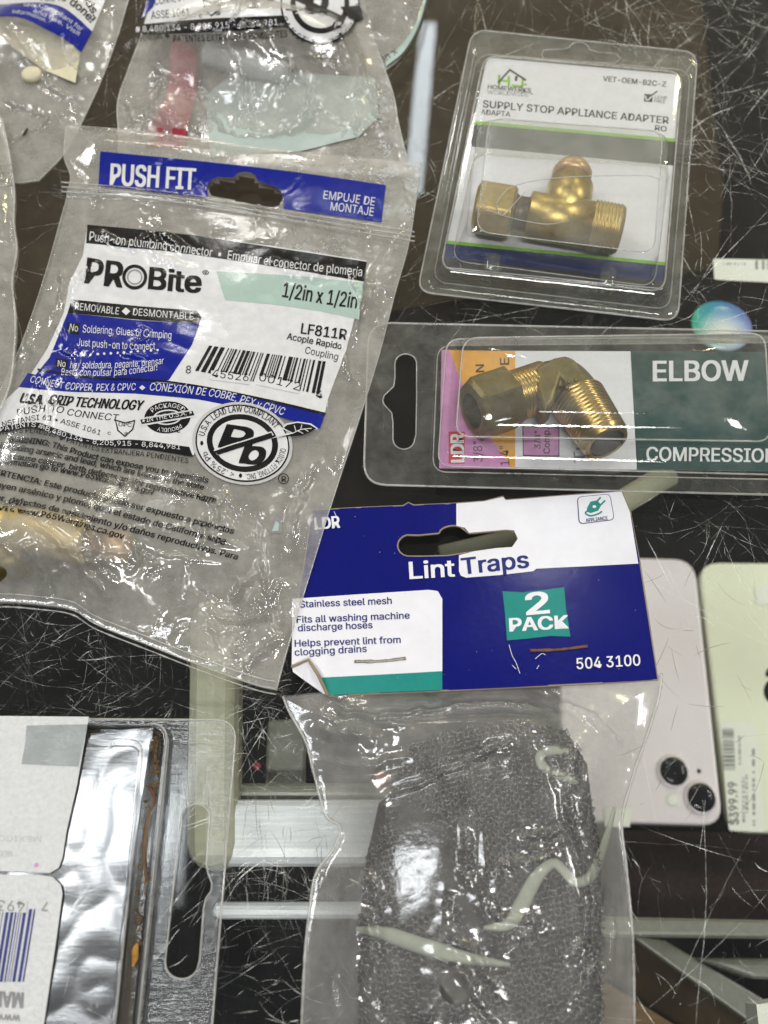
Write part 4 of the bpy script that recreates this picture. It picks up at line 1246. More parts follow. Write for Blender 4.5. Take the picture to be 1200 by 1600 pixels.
shell = mesh('shell', v, f, 'shell_plastic', sup)
v, f = loft(loops[-2:]); mesh('bubble_top', v, f, 'bubble_haze', sup)
bevel(shell, 0.0003, 2, 25)
v, f = loft([rl(fl, 26, 0.0003), rl(mixq(fl, tb, .9), 20, 0.0004), rl(mixq(fl, tb, .96), 20, 0.0016)])
mesh('back_sheet', v, f, 'shell_plastic', sup)
g = Geo()
for lp, z_, r_ in ((fl, .0009, .00032), (tb, .0012, .00025), (tt, .0056, .0003), (bb, .0061, .0002), (bt, .0212, .0002)):
    q = rl(lp, 24, z_, 9); q = np.vstack([q, q[:1]]); vv, ff = tube(q, r_, 6, cap=False); g.add(vv, ff)
p_ = np.vstack([slot, slot[:1]]); q = U(p_[:, 0], p_[:, 1], .001); vv, ff = tube(q, .00022, 6, cap=False); g.add(vv, ff)
g.build('pressed_edge', 'edge_film', sup)
for (x, y) in ((770, 415), (950, 438)):
    q0 = [(x - 14, y - 22), (x + 14, y - 19), (x + 14, y + 18), (x - 16, y + 14)]; q1 = [(x - 9, y - 20), (x + 10, y - 18), (x + 9, y + 8), (x - 10, y + 5)]
    vv, ff = loft([rl(q0, 6, .0055), rl(mixq(q0, q1, .5), 6, .008), rl(q1, 5, .0088)]); mesh('locking_stud', vv, ff, 'shell_plastic', sup)
# fold wrinkles pressed into the bubble
g = Geo()
for pts in ([(750, 300), (756, 322), (790, 338), (850, 350), (890, 345)], [(775, 318), (800, 292), (870, 278), (1000, 274), (1030, 280)], [(776, 320), (785, 336), (820, 300)]):
    p_ = smooth_path(pts, 40); q = U(p_[:, 0], p_[:, 1], .0220); vv, ff = tube(q, .00015, 6); g.add(vv, ff)
g.build('crease', 'edge_film', sup)
P = Print(); card = [(761, 90), (1063, 117), (1036, 452), (690, 418)]
P.poly(rrect(card, 12), 'card_white', 0)
P.poly([(740, 189), (1056, 217), (1055.6, 222), (739, 194)], 'ink_green', 1)
P.poly([(739, 194), (1055.6, 222), (1052.5, 259), (731, 229)], 'ink_black', 1)
P.poly([(699, 376), (1039.5, 410), (1039, 415), (698, 381)], 'ink_green', 1)
P.poly(rrect([(698, 381), (1039, 415), (1036, 451), (691, 417)], [0, 0, 10, 10]), 'ink_darkblue', 1)
P.poly(rrect([(692, 403), (1037, 440), (1036, 451), (691, 417)], [0, 0, 8, 8]), 'ink_black', 2)
P.line([(778, 130), (797, 109)], 3, 'ink_black', 1); P.line([(796, 109), (822, 126)], 3, 'ink_black', 1)
P.line([(780, 134), (780, 117)], 4, 'ink_green', 1); P.line([(780, 126), (793, 127)], 3, 'ink_green', 1)
for l_ in ([(795, 119), (795, 135)], [(800, 134), (816, 136)], [(816, 137), (817, 121)]): P.line(l_, 4, 'ink_green', 1)
P.line([(807, 119), (806, 127)], 4, 'ink_black', 1); P.text('®', [(819, 135), (823, 135)], 4, 'ink_black', 1)
P.text('HOMEWERKS', [(762, 139), (829, 145)], 6.5, 'ink_black', 1, bold=.03)
P.text('WORLDWIDE™', [(761, 147), (832, 152)], 6.5, 'ink_grey', 1)
P.text('VET-OEM-B2C-Z', [(942, 127), (1040, 136)], 8, 'ink_black', 1, bold=.03)
P.poly([(1007, 147), (1020, 148), (1019, 160), (1006, 159)], 'ink_black', 1); P.line([(1008, 150), (1012, 157), (1026, 142)], 2, 'card_white', 2); P.line([(1013, 153), (1027, 143)], 2, 'ink_black', 3)
P.text('LEAD', [(1023, 154), (1042, 156)], 5, 'ink_black', 1); P.text('FREE', [(1022, 160), (1039, 162)], 5, 'ink_black', 1)
P.text('SUPPLY STOP APPLIANCE ADAPTER', [(754, 168), (1044, 194)], 11, 'ink_black', 1, bold=.025)
P.text('ADAPTA', [(751, 179), (797, 183)], 8, 'ink_black', 1, bold=.02); P.text('RO', [(1023, 204), (1041, 206)], 8, 'ink_black', 1, bold=.03)
P.text('1-6', [(850, 240), (880, 243)], 9, 'ink_grey', 1)
P.build('printed_card', flat(0.0046), sup)

ad = thing('brass_adapter', 'brass tee adapter with a hex nut lying in the white carded blister', 'pipe fitting', U(860, 340, 0.005))
za = 0.0128; a0 = U(742, 322, za); a1 = U(972, 360, za); ax = (a1 - a0) / np.linalg.norm(a1 - a0); La = np.linalg.norm(a1 - a0)
s_ = lambda t: La * t
v, f = revolve(a0, a1, [(s_(.0), .0060, .3, .0070), (s_(.02), .0084, .3, .0078), (s_(.25), .0084, .3, .0078), (s_(.27), .0070, .3, .0074)], 72)
mesh('nut', v, f, 'brass_satin', ad, smooth=False)
v, f = revolve(a0 + ax * s_(.27), a1, [(0, .0058), (s_(.02), .0052), (s_(.08), .0052), (s_(.10), .0060)], 40); mesh('washer', v, f, 'brass_dark', ad)
v, f = revolve(a0 + ax * s_(.36), a1, [(0, .0064), (.0005, .0072), (s_(.43), .0072)] + [(s_(.43) + q[0], q[1]) for q in threads(0, s_(.20), .0077, .0076, .00105, .0006)] + [(s_(.635), .0060), (s_(.63), .0052), (s_(.5), .0045)], 56)
mesh('body', v, f, 'brass_satin', ad)
bq = U(895, 262, za); b0 = a0 + ax * s_(.62)
b1 = np.array([bq[0], bq[1], za]); bl_ = np.linalg.norm(b1 - b0)
v, f = revolve(b0, b1, [(0, .0072), (bl_ * .62, .0072), (bl_ * .66, .0060), (bl_ * .9, .0058), (bl_, .0050)], 44); mesh('branch', v, f, 'brass_satin', ad)
v, f = revolve(b0 + (b1 - b0) * .75, b1, [(0, .0062), (.003, .0063), (.0046, .0056), (.0056, .0040)], 40); mesh('end_cap', v, f, 'copper_pink', ad)

# ================================================================== clamshell with the elbow
elb = thing('blister_pack', 'long clear blister pack with a dark green and pink card for a brass elbow', 'blister pack', U(900, 640, 0.0003))
fl = [(576, 504), (1400, 522), (1400, 778), (568, 757)]
tb = [(684, 540), (1330, 534), (1330, 752), (676, 737)]
tm = [(698, 530), (1345, 526), (1330, 745), (684, 728)]
tt = [(724, 528), (1195, 521), (1205, 690), (712, 682)]
hole = np.vstack([ell(634, 568, 17, 15, 0, 180, 360, 10), [(651, 620), (650, 680)], ell(631, 686, 17, 16, 0, 0, 180, 10), [(614, 660), (612, 645), (600, 632), (598, 626), (600, 618), (615, 604), (617, 590)]])
o_ = rrect(fl, [36, 10, 10, 36], 8)
P = Print(); P.poly(o_, 'shell_plastic', 0, holes=[hole, rrect(mixq(fl, tb, .97), 22, 8)])
P.build('flange', flat(0.0026), elb, off=0)
loops = [rl(mixq(fl, tb, .96), 22, .0026), rl(tb, 22, .0032), rl(tm, 22, .0085), rl(mixq(tm, tt, .35), 22, .0095), rl(mixq(tm, tt, .45), 24, .0100), rl(mixq(tm, tt, .92), 24, 0.0215), rl(tt, 24, .0230), rl(mixq(tt, [(960, 600)] * 4, .5), 16, .0236)]
v, f = loft(loops); sh = mesh('shell', v, f, 'shell_plastic', elb)
g = Geo()
for lp, z_, r_, rd in ((tb, .0033, .00022, 22), (tm, .0088, .00028, 22), (tt, .0230, .00026, 24)):
    q = rl(lp, rd, z_, 9); q = np.vstack([q, q[:1]]); vv, ff = tube(q, r_, 6, cap=False); g.add(vv, ff)
for pl, z_, r_ in ((o_, .0026, .00035), (hole, .0027, .00022)):
    q = U(pl[:, 0], pl[:, 1], z_); q = np.vstack([q, q[:1]]); vv, ff = tube(q, r_, 6, cap=False); g.add(vv, ff)
g.build('pressed_edge', 'edge_film', elb)
P = Print()
P.poly([(690, 548), (985, 549), (1340, 552), (1340, 738), (995, 734), (686, 732)], 'card_white', 0)
P.poly([(985, 548), (1340, 552), (1340, 738), (995, 734)], 'deep_green', 1)
P.poly([(690, 547), (805, 549), (805, 733), (686, 732)], 'orange_ink', 1)
P.poly([(690, 547), (702, 547), (718, 590), (750, 660), (800, 733), (686, 732)], 'pink_ink', 2)
P.poly([(816, 666), (874, 668), (874, 714), (817, 713)], 'ink_black', 1); P.poly([(817.5, 667.5), (872.5, 669.5), (872.5, 712.5), (818.5, 711.5)], 'pink_ink', 2)
P.text('3/8"', [(844, 702), (844, 674)], 9, 'ink_black', 3, bold=.02); P.text('Comp.', [(859, 709), (858, 670)], 10, 'ink_black', 3, bold=.02)
P.text('Tu', [(914, 722), (912, 690)], 17, 'ink_grey', 3, bold=.03)
P.text('3/8"', [(754, 722), (753, 690)], 14, 'ink_black', 3); P.text('1/4"', [(796, 727), (794, 697)], 14, 'ink_black', 3)
P.text('ION', [(757, 607), (756, 570)], 13, 'ink_black', 3, bold=.02); P.text('PE', [(796, 584), (795, 560)], 14, 'ink_black', 3, bold=.02)
P.poly([(701, 675), (726, 675), (726, 725), (701, 725)], 'ink_red', 3); P.text('LDR', [(725, 722), (724, 679)], 20, 'card_white', 4, bold=.05)
P.text('ELBOW', [(1021, 596), (1168, 595)], 31, 'card_white', 3, bold=.035)
P.text('COMPRESSION', [(1010, 720), (1212, 723)], 21, 'card_white', 3, bold=.025)
P.build('printed_card', flat(0.0030), elb)

el = thing('brass_elbow', 'brass compression elbow with hex nut and threaded ends in the green carded blister', 'pipe fitting', U(860, 620, 0.0033))
ze = 0.0112
E_ = U(882, 592, ze - .0022); n0 = U(737, 642, ze + .002); n1 = U(947, 690, ze + .0030)
axn = (n0 - E_); Ln = np.linalg.norm(axn); axn /= Ln; axp = (n1 - E_); Lp = np.linalg.norm(axp); axp /= Lp
v, f = revolve(E_ + axn * Ln * .20, n0, [(0, .0062)] + [(q[0] + .0003, q[1]) for q in threads(0, Ln * .38, .0073, .0073, .00105, .0006)] + [(Ln * .40, .006)], 56)
mesh('compression_thread', v, f, 'brass_bright', el)
v, f = revolve(E_ + axn * Ln * .58, n0, [(0, .0066, .25, .0078), (.0006, .0093, .25, .0081), (Ln * .37, .0093, .25, .0081), (Ln * .41, .0078, .25, .0074), (Ln * .425, .0060, .25, .0072), (Ln * .418, .0050)], 72, caps=False)
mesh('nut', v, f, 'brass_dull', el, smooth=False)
v, f = revolve(E_ + axn * Ln * .58, n0, [(Ln * .419, .0051), (Ln * .28, .0046), (Ln * .1, .0044), (Ln * .09, .0003)], 40, caps=False); mesh('bore', v, f, 'bore_shade', el)
# forged elbow body: two blocky arms meeting in a mitre
g = Geo()
sq = lambda p0, p1, L0, L1, r: revolve(p0, p1, [(L0, r * .96, PI / 4, 1e9), (L1, r)], 40)
pth = [E_ + axn * Ln * .26, E_ + axn * .0045 + axp * .0002, E_ + axn * .0012 + axp * .0012, E_ + axp * .0045 + axn * .0002, E_ + axp * Lp * .36]
vv, ff = tube(smooth_path(pth, 26), np.linspace(.0066, .0069, 26), 28); g.add(vv, ff)
for k_, (x, y) in enumerate(((889, 597), (897, 601), (886, 606), (900, 594))):
    p = U(x, y, ze + .0066); vv, ff = revolve(p - np.array([0, 0, .0006]), p, [(0, .0006), (.0008, .0006), (.0011, .0003)], 10); mesh('raised_dot', vv, ff, 'brass_dull', el)
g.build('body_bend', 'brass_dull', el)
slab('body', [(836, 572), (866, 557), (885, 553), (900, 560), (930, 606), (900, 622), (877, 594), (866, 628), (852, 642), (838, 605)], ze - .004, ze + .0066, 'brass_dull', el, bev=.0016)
v, f = revolve(E_ + axp * Lp * .32, n1, [(0, .0066)] + [(q[0] + .0004, q[1]) for q in threads(0, Lp * .66, .0078, .0068, .00125, .0007)] + [(Lp * .70, .0061), (Lp * .703, .0050)], 56, caps=False)
mesh('pipe_thread', v, f, 'brass_bright', el)
v, f = revolve(E_ + axp * Lp * .32, n1, [(Lp * .7032, .0051), (Lp * .68, .0047), (Lp * .3, .0045), (Lp * .29, .0003)], 40, caps=False); mesh('bore', v, f, 'bore_shade', el)

# ================================================================== header card with the bag of mesh sleeves
ltp = thing('lint_trap_pack', 'clear bag stapled under a blue and white header card, two grey mesh sleeves inside', 'carded bag', U(760, 1100, 0.0004))
edge = [(487, 797), (560, 793), (630, 790), (638, 785), (646, 789), (700, 787), (756, 783), (776, 778), (786, 775), (790, 781), (880, 774), (972, 767), (985, 800), (1000, 880), (1014, 970), (1028, 1062), (940, 1067), (860, 1071), (690, 1079), (590, 1083), (513, 1087), (500, 1060), (482, 1031), (456, 1042), (462, 960), (474, 890)]
hh = np.vstack([ell(640, 852, 19, 17, -5, 90, 260, 10), [(655, 836), (685, 833)], ell(706, 832, 20, 11, -6, 190, 340, 10), [(733, 833), (790, 828)], ell(797, 842, 12, 14, -5, -90, 80, 8), [(775, 857), (725, 864), (700, 868), (660, 869)]])
ZC = 0.0022


def card_surf(px, py):
    p = U(px, py, ZC); b = 0.0012 * np.sin((p[:, 0] - U(487, 930)[0]) / 0.095 * PI) + 0.0003 * perlin(p[:, 0] * 60, p[:, 1] * 45, 5)
    z = ZC + b; p = U(px, py, z)
    n = np.stack([-0.0012 * PI / 0.095 * np.cos((p[:, 0] - U(487, 930)[0]) / 0.095 * PI) + 0.02 * perlin(p[:, 0] * 90, p[:, 1] * 70, 9), 0.02 * perlin(p[:, 0] * 70, p[:, 1] * 90, 12), np.ones(len(p))], -1)
    return p, n / np.linalg.norm(n, axis=1)[:, None]


P = Print()
P.poly(edge, 'card_navy', 0, holes=[hh[::-1]])
P.build('header_card', card_surf, ltp, step=6, off=0)
bk = Print(); bk.poly(edge, 'card_core', 0, holes=[hh[::-1]])
bk.build('card_back', lambda x, y: (card_surf(x, y)[0] - np.array([0, 0, .0007]), card_surf(x, y)[1]), ltp, step=16, off=0)
g = Geo()
for pl in (np.array(edge + edge[:1], float), np.vstack([hh, hh[:1]])):
    pos, nn = card_surf(pl[:, 0], pl[:, 1]); vv, ff = tube(pos - nn * .00025, .00030, 6, cap=False); g.add(vv, ff)
g.build('card_rim', 'card_core', ltp)
P = Print()
holp = hh[::-1]
wh = [(713, 787), (756, 784), (786, 777), (790, 782), (880, 775), (971, 768.5), (984, 801), (997, 881), (920, 885), (838, 889), (833, 893), (780, 899), (728, 903), (720, 900), (717, 893), (717, 868), (740, 862), (775, 857), (800, 855), (809, 842), (803, 829), (790, 828), (733, 833), (726, 825), (713, 822)]
P.poly(wh, 'card_white', 1)
P.text('Lint', [(641, 905), (710, 901)], 26, 'card_white', 2, bold=.035)
P.text('Traps', [(723, 898), (826, 887)], 25, 'ink_navy', 2, bold=.035)
P.text('LDR', [(493, 828), (531, 825)], 18, 'card_white', 2, bold=.04)
P.poly([(457, 936), (560, 929), (670, 922), (684, 924), (691, 936), (691, 1049), (600, 1054), (502, 1059), (497, 1050), (482, 1031), (456, 1042)], 'card_white', 1)
P.poly([(502, 1059), (600, 1054), (691, 1049), (691, 1078.5), (590, 1082.5), (514, 1086.5)], 'card_teal', 1)
for s_, a, b, cp in [('Stainless steel mesh', (469, 950), (612, 944), 10.5), ('Fits all washing machine', (464, 974), (640, 967), 10.5), ('discharge hoses', (466, 987), (582, 982), 10.5),
                     ('Helps prevent lint from', (461, 1011), (626, 1005), 10.5), ('clogging drains', (461, 1025), (573, 1019), 10.5)]:
    P.text(s_, [a, b], cp, 'ink_navy', 2, bold=.025)
P.poly([(785, 924), (815, 926), (850, 922), (881, 918), (884, 950), (891, 995), (860, 994), (826, 998), (792, 1001), (789, 960)], 'card_teal', 1)
P.text('2', [(824, 961), (857, 958)], 33, 'card_white', 2, bold=.05)
P.text('PACK', [(797, 987), (887, 982)], 20, 'card_white', 2, bold=.05)
P.text('504 3100', [(901, 1046), (1000, 1040)], 17, 'card_white', 2, bold=.015)
q = [(901, 777), (953, 772), (960, 813), (904, 820)]
P.poly(rrect(q, 8), 'ink_navy', 2); P.poly(rrect(mixq(q, [(930, 796)] * 4, .045), 7), 'card_white', 3)
P.poly([(917, 794), (922, 785), (932, 783), (939, 790), (934, 799), (922, 803), (916, 800)], 'card_teal', 4)
P.poly(ell(928, 793, 3, 2.2), 'card_white', 5)
for l_ in ([(932, 785), (938, 778)], [(938, 790), (945, 783)], [(918, 799), (914, 803), (922, 807), (934, 804), (940, 800)]): P.line(l_, 2.6, 'card_teal', 4)
P.text('APPLIANCE', [(915, 817), (949, 813)], 5.5, 'ink_navy', 4, bold=.02)
for l_ in ([(795, 1008), (800, 1025), (806, 1036), (812, 1053)], [(836, 1030), (846, 1022), (852, 1024)], [(800, 1040), (806, 1046)], [(838, 1046), (842, 1040)], [(522, 800), (526, 808)]): P.line(l_, 0.8, 'card_white', 3)
for k_ in range(26):
    x_, y_ = random.Random(k_).uniform(500, 1015), random.Random(k_ + 99).uniform(800, 1065)
    P.poly(ell(x_, y_, .55, .4, 30 * k_, n=6), 'ink_grey' if k_ % 2 else 'card_white', 3)
P.build('card_print', card_surf, ltp, step=6, off=.00012, dz=.00009)
# rolled-up corner
tri = [(456, 1042), (482, 1031), (498, 1056), (512, 1086), (505, 1084), (480, 1066), (458, 1050)]
g = Geo()
zz = np.array([.0028, .0048, .0052, .0030, .0029, .0038, .0030]); p = np.array(tri, float)
q = U(p[:, 0], p[:, 1], zz); g.add(q, [list(range(len(q)))[::-1]], 0)
vv, ff = tube(np.vstack([q[:4]]), .00045, 6); g.add(vv, ff, 1)
g.build('folded_corner', ['card_white', 'card_core'], ltp, smooth=False)
for a, b, mt in (((828, 1017), (918, 1010), 'rust'), ((554, 1034), (634, 1029), 'staple_grey')):
    p = smooth_path([a, ((a[0] + b[0]) / 2, (a[1] + b[1]) / 2 + 2), b], 16); pos, nn = card_surf(p[:, 0], p[:, 1]); pos = pos + nn * .0003
    vv, ff = tube(pos, .00042 * (0.8 + .4 * np.random.RandomState(3).rand(16)), 6, flat=.6); mesh('staple', vv, ff, mt, ltp)
# bag hanging from the card
T6 = [(442, 1088), (520, 1080), (700, 1072), (860, 1066), (1034, 1052)]
R6 = [(1034, 1052), (1030, 1085), (1014, 1140), (990, 1210), (972, 1280), (978, 1350), (985, 1420), (990, 1500), (992, 1680)]
L6 = [(442, 1088), (452, 1112), (478, 1160), (492, 1215), (510, 1275), (532, 1292), (522, 1325), (494, 1365), (484, 1420), (476, 1500), (468, 1680)]
B6 = [(468, 1680), (700, 1690), (992, 1680)]
b6 = (T6, R6, B6, L6)
f6 = Field(outline_of(b6), z_edge=.0022, seed=61, crump=.0005, scale=.028, edge_w=.012, stretch=(1.2, .8), rot=.5)
f6.blob(755, 1400, 215, 340, .0150, p=3)
f6.random_creases(20, (470, 1090, 1000, 1600), 23, amp=.0008, wd=.0007, z=.008, length=120)
for pts, a, wd in [([(515, 1098), (540, 1112), (600, 1118), (680, 1110), (760, 1100)], .002, .0007), ([(560, 1105), (585, 1128), (630, 1138)], .0014, .0007), ([(705, 1112), (740, 1098), (800, 1100), (850, 1112)], .0018, .0008),
                   ([(900, 1110), (960, 1150), (990, 1180)], .002, .0008), ([(850, 1085), (930, 1120), (960, 1160)], .0012, .0008), ([(560, 1400), (572, 1370), (590, 1390)], .0016, .0007), ([(560, 1420), (580, 1450), (575, 1500), (560, 1560)], .002, .0008),
                   ([(875, 1250), (890, 1320), (910, 1370), (915, 1440), (905, 1520)], .0022, .0006), ([(490, 1180), (560, 1200), (640, 1190)], .0012, .0008), ([(600, 1250), (680, 1220), (790, 1170)], .0011, .0006),
                   ([(880, 1490), (910, 1470), (920, 1495), (900, 1560)], .0018, .0007), ([(480, 1130), (560, 1150), (600, 1160)], .0012, .0009), ([(955, 1400), (960, 1460), (945, 1540)], .0016, .0008), ([(530, 1500), (520, 1550), (535, 1600)], .0014, .0007),
                   ([(930, 1140), (900, 1170), (880, 1240)], .0012, .0009)]:
    f6.crease(pts, a, wd, z=.008, jag=.0004)
bag_sheet('front_film', b6, 300, 340, f6, .0022, 'bag_film_soft', ltp)
bag_sheet('back_film', b6, 60, 80, .0006, .0022, 'soft_back', ltp)
seam('seam', b6, (1, 3), f6, .0022, .00036, 'edge_film', ltp)


def knit(name, label, outline, zmid, thick, rot, seed, cells, folds=()):
    """tube of knitted wire, flattened: two faces of interlocked loops"""
    r = np.random.RandomState(seed)
    o = np.array(outline, float); op = U(o[:, 0], o[:, 1], zmid)[:, :2]
    c0 = op.mean(0); cr_, sr_ = math.cos(rot), math.sin(rot)
    uv = (op - c0) @ np.array([[cr_, -sr_], [sr_, cr_]])
    lo, hi = uv.min(0), uv.max(0)
    fl_ = []
    for pts, a_, wd_ in folds:
        p_ = smooth_path(pts, 14); fl_.append((U(p_[:, 0], p_[:, 1], zmid)[:, :2], a_, wd_))

    def lump(x, y):
        h = .0016 * perlin(x * 45, y * 45, seed + 5) + .0009 * perlin(x * 110, y * 110, seed + 6)
        for q_, a_, wd_ in fl_: h = h + a_ * np.exp(-(seg_dist(x, y, q_) / wd_) ** 2)
        return h
    g = Geo(); pw_ = cells; ph = cells * 0.62
    t = thing(name, label, 'lint trap', (c0[0], c0[1], .001), 'steel mesh lint traps in the bag')
    for side in (1, -1):
        g = Geo()
        for row in np.arange(lo[1], hi[1], ph):
            n_ = int((hi[0] - lo[0]) / pw_); k_ = 10
            th = np.linspace(0, 2 * PI * n_, n_ * k_)
            th2 = th + 1.1 * perlin(th * .11, np.full_like(th, row * 900), seed + 8); am = 1 + .45 * perlin(th * .3, np.full_like(th, row * 700), seed + 9)
            x = lo[0] + pw_ * (r.rand() * .35 + th / (2 * PI)) + pw_ * .24 * np.sin(2 * th2); y = row + ph * .9 * am * np.cos(th2); z = .0005 * np.cos(2 * th2) + .0004 * perlin(th * .7, np.full_like(th, row * 500), seed + 10)
            r0 = np.full_like(x, row); x = x + .0032 * perlin(x * 38, r0 * 38, seed) + .0009 * perlin(x * 190, r0 * 190, seed); y = y + .0032 * perlin(x * 38 + 7, r0 * 38, seed + 1) + .0008 * perlin(x * 170 + 7, r0 * 170, seed + 1)
            X = np.stack([x, y], -1) @ np.array([[cr_, sr_], [-sr_, cr_]]) + c0
            d = seg_dist(X[:, 0], X[:, 1], op, True); ins = inside(X[:, 0], X[:, 1], op)
            hz = thick * np.sqrt(np.clip(1 - (1 - np.clip(d / .016, 0, 1)) ** 2, 0, 1))
            zz = zmid + side * hz + z + (lump(X[:, 0], X[:, 1]) if side > 0 else 0)
            pts = np.c_[X, zz]
            run = []
            for i in range(len(pts)):
                if ins[i]: run.append(pts[i])
                if (not ins[i] or i == len(pts) - 1) and run:
                    if len(run) > 4: vv, ff = tube(np.array(run), .00014, 4, cap=False); g.add(vv, ff)
                    run = []
        g.build('mesh_face', 'wire_steel', t)
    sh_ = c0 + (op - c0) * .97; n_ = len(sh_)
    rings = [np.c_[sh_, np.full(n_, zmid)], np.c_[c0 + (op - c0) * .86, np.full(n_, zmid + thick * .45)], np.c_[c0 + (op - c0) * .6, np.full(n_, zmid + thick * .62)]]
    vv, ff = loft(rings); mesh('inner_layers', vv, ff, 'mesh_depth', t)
    return t


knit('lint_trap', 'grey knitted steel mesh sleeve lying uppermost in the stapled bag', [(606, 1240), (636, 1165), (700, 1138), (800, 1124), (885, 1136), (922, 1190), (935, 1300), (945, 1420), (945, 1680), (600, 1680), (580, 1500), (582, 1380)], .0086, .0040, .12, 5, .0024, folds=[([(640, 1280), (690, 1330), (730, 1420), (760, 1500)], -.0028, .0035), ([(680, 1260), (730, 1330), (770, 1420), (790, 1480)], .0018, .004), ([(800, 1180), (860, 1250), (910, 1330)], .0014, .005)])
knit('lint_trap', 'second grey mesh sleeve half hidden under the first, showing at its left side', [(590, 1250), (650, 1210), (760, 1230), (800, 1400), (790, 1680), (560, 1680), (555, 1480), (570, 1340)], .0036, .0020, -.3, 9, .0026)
c = U(712, 1540, .0158)
v, f = revolve(c, c + np.array([0, 0, 1.]), [(0, .0034), (.0004, .0036), (.0008, .0033), (.0008, .0024), (.0002, .0019)], 26)
tag(mesh('eyelet', v, f, 'dark_seed', loc=c), 'small dark round knot on the upper mesh sleeve near its lower end', 'eyelet')


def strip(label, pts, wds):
    """lamp glint of the film built as a flat milky strip just under it"""
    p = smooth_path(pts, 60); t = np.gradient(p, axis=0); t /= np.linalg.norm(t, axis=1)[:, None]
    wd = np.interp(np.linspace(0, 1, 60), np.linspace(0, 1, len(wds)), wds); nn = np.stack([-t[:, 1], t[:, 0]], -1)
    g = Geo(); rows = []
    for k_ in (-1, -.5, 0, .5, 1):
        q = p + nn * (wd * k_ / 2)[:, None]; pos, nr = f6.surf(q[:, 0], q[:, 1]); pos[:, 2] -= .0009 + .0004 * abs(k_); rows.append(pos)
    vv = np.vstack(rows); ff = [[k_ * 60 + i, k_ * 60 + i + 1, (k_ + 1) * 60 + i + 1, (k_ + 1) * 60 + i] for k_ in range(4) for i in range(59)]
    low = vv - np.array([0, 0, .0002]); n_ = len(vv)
    o = mesh('glint_strip', vv, ff, 'milky_glint')
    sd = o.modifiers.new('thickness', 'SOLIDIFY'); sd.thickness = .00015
    tag(o, label, 'glint strip', 'pale glint strips in the stapled bag')


strip('wavy pale film glint built as a strip along the right of the upper mesh sleeve', [(756, 1450), (795, 1444), (815, 1415), (840, 1370), (866, 1348), (884, 1362), (900, 1378), (925, 1368), (945, 1320), (962, 1262)], [4, 18, 24, 22, 15, 13, 16, 14, 10, 3])
strip('tapering pale film glint built as a strip across the lower left of the mesh sleeves', [(556, 1452), (600, 1458), (660, 1478), (730, 1497), (798, 1508)], [8, 24, 26, 18, 5])
strip('small curled film glint built as a strip near the top of the mesh', [(890, 1173), (862, 1171), (845, 1180), (850, 1196), (876, 1210), (905, 1222)], [8, 15, 13, 14, 15, 4])
c = U(597, 1217, .004)
v, f = revolve(c, c + np.array([0, 0, 1.]), [(0, .0018), (.0004, .0019), (.0007, .0014)], 18)
tag(mesh('pull_tab', v, f, 'dull_red', loc=c), 'small reddish tab left of the mesh in the stapled bag', 'tab')

# ================================================================== scuffed clear clamshell, lower left
cs = thing('clamshell_pack', 'scuffed clear clamshell lying face down with two pale paper labels and a long hang slot', 'clamshell pack', U(150, 1400, 0.0003))
hole = np.vstack([ell(305, 1279, 22, 23, 6, 180, 360, 10), [(322, 1350), (325, 1365), (331, 1380), (330, 1392), (322, 1403), (318, 1420), (312, 1500)], ell(284, 1505, 26, 25, 6, 0, 180, 10), [(266, 1430), (275, 1350)]])
o_ = rrect([(-120, 1122), (370, 1125), (322, 1720), (-160, 1720)], [0, 34, 0, 0], 10)
inn = rrect([(-110, 1136), (262, 1136), (206, 1700), (-150, 1700)], [0, 34, 0, 0], 10)
P = Print(); P.poly(o_, 'flange_plastic', 0, holes=[hole, inn]); P.build('flange', flat(.0012), cs, off=0)
q0 = [(-110, 1135), (266, 1135), (210, 1700), (-150, 1700)]
q1 = [(-110, 1130), (263, 1130), (207, 1695), (-150, 1695)]
q2 = [(-110, 1134), (258, 1134), (201, 1690), (-150, 1690)]
q3 = [(-110, 1140), (254, 1140), (197, 1690), (-150, 1690)]
q4 = [(-110, 1162), (232, 1162), (176, 1690), (-150, 1690)]
q5 = [(-110, 1154), (226, 1154), (170, 1690), (-150, 1690)]
lps = []
for q_, r, z_ in ((q0, 34, .0012), (q1, 32, .0040), (q2, 30, .0041), (q3, 28, .0010), (q4, 22, .0010), (q5, 20, .0058), (mixq(q5, [(60, 1420)] * 4, .05), 18, .0062)):
    lps.append(rl(q_, [.01, r, .01, .01], z_))
v, f = loft(lps[:4], close_last=False); mesh('rim', v, f, 'scuffed_shell', cs)
v, f = loft(lps[4:], close_last=False); mesh('plateau_wall', v, f, 'scuffed_shell', cs)
v, f = loft(lps[3:5], close_last=False); mesh('channel_floor', v, f, 'channel_grime', cs)
# puffed plateau with gentle dents
G = coons([(-110, 1155), (214, 1155), (224, 1161)], [(224, 1161), (222, 1180), (170, 1690)], [(-150, 1690), (170, 1690)], [(-110, 1153), (-150, 1690)], 90, 140)
Pp = U(G[..., 0], G[..., 1], .006).reshape(-1, 3)
Pp[:, 2] = .0060 + .00035 * perlin(Pp[:, 0] * 45, Pp[:, 1] * 35, 4) + .0004 * np.abs(perlin(Pp[:, 0] * 110, Pp[:, 1] * 90, 6))
i = np.arange(139)[:, None] * 90 + np.arange(89)[None]
mesh('plateau', Pp, np.stack([i, i + 90, i + 91, i + 1], -1).reshape(-1, 4), 'scuffed_shell', cs)
g = Geo()
for q_, z_, r in ((q1, .0041, .0003), (q5, .0059, .0003), (q0, .0013, .0002)):
    p_ = rrect(q_, [.01, 30, .01, .01], 9); q = U(p_[:, 0], p_[:, 1], z_)
    vv, ff = tube(q[9:-9], r, 6); g.add(vv, ff)
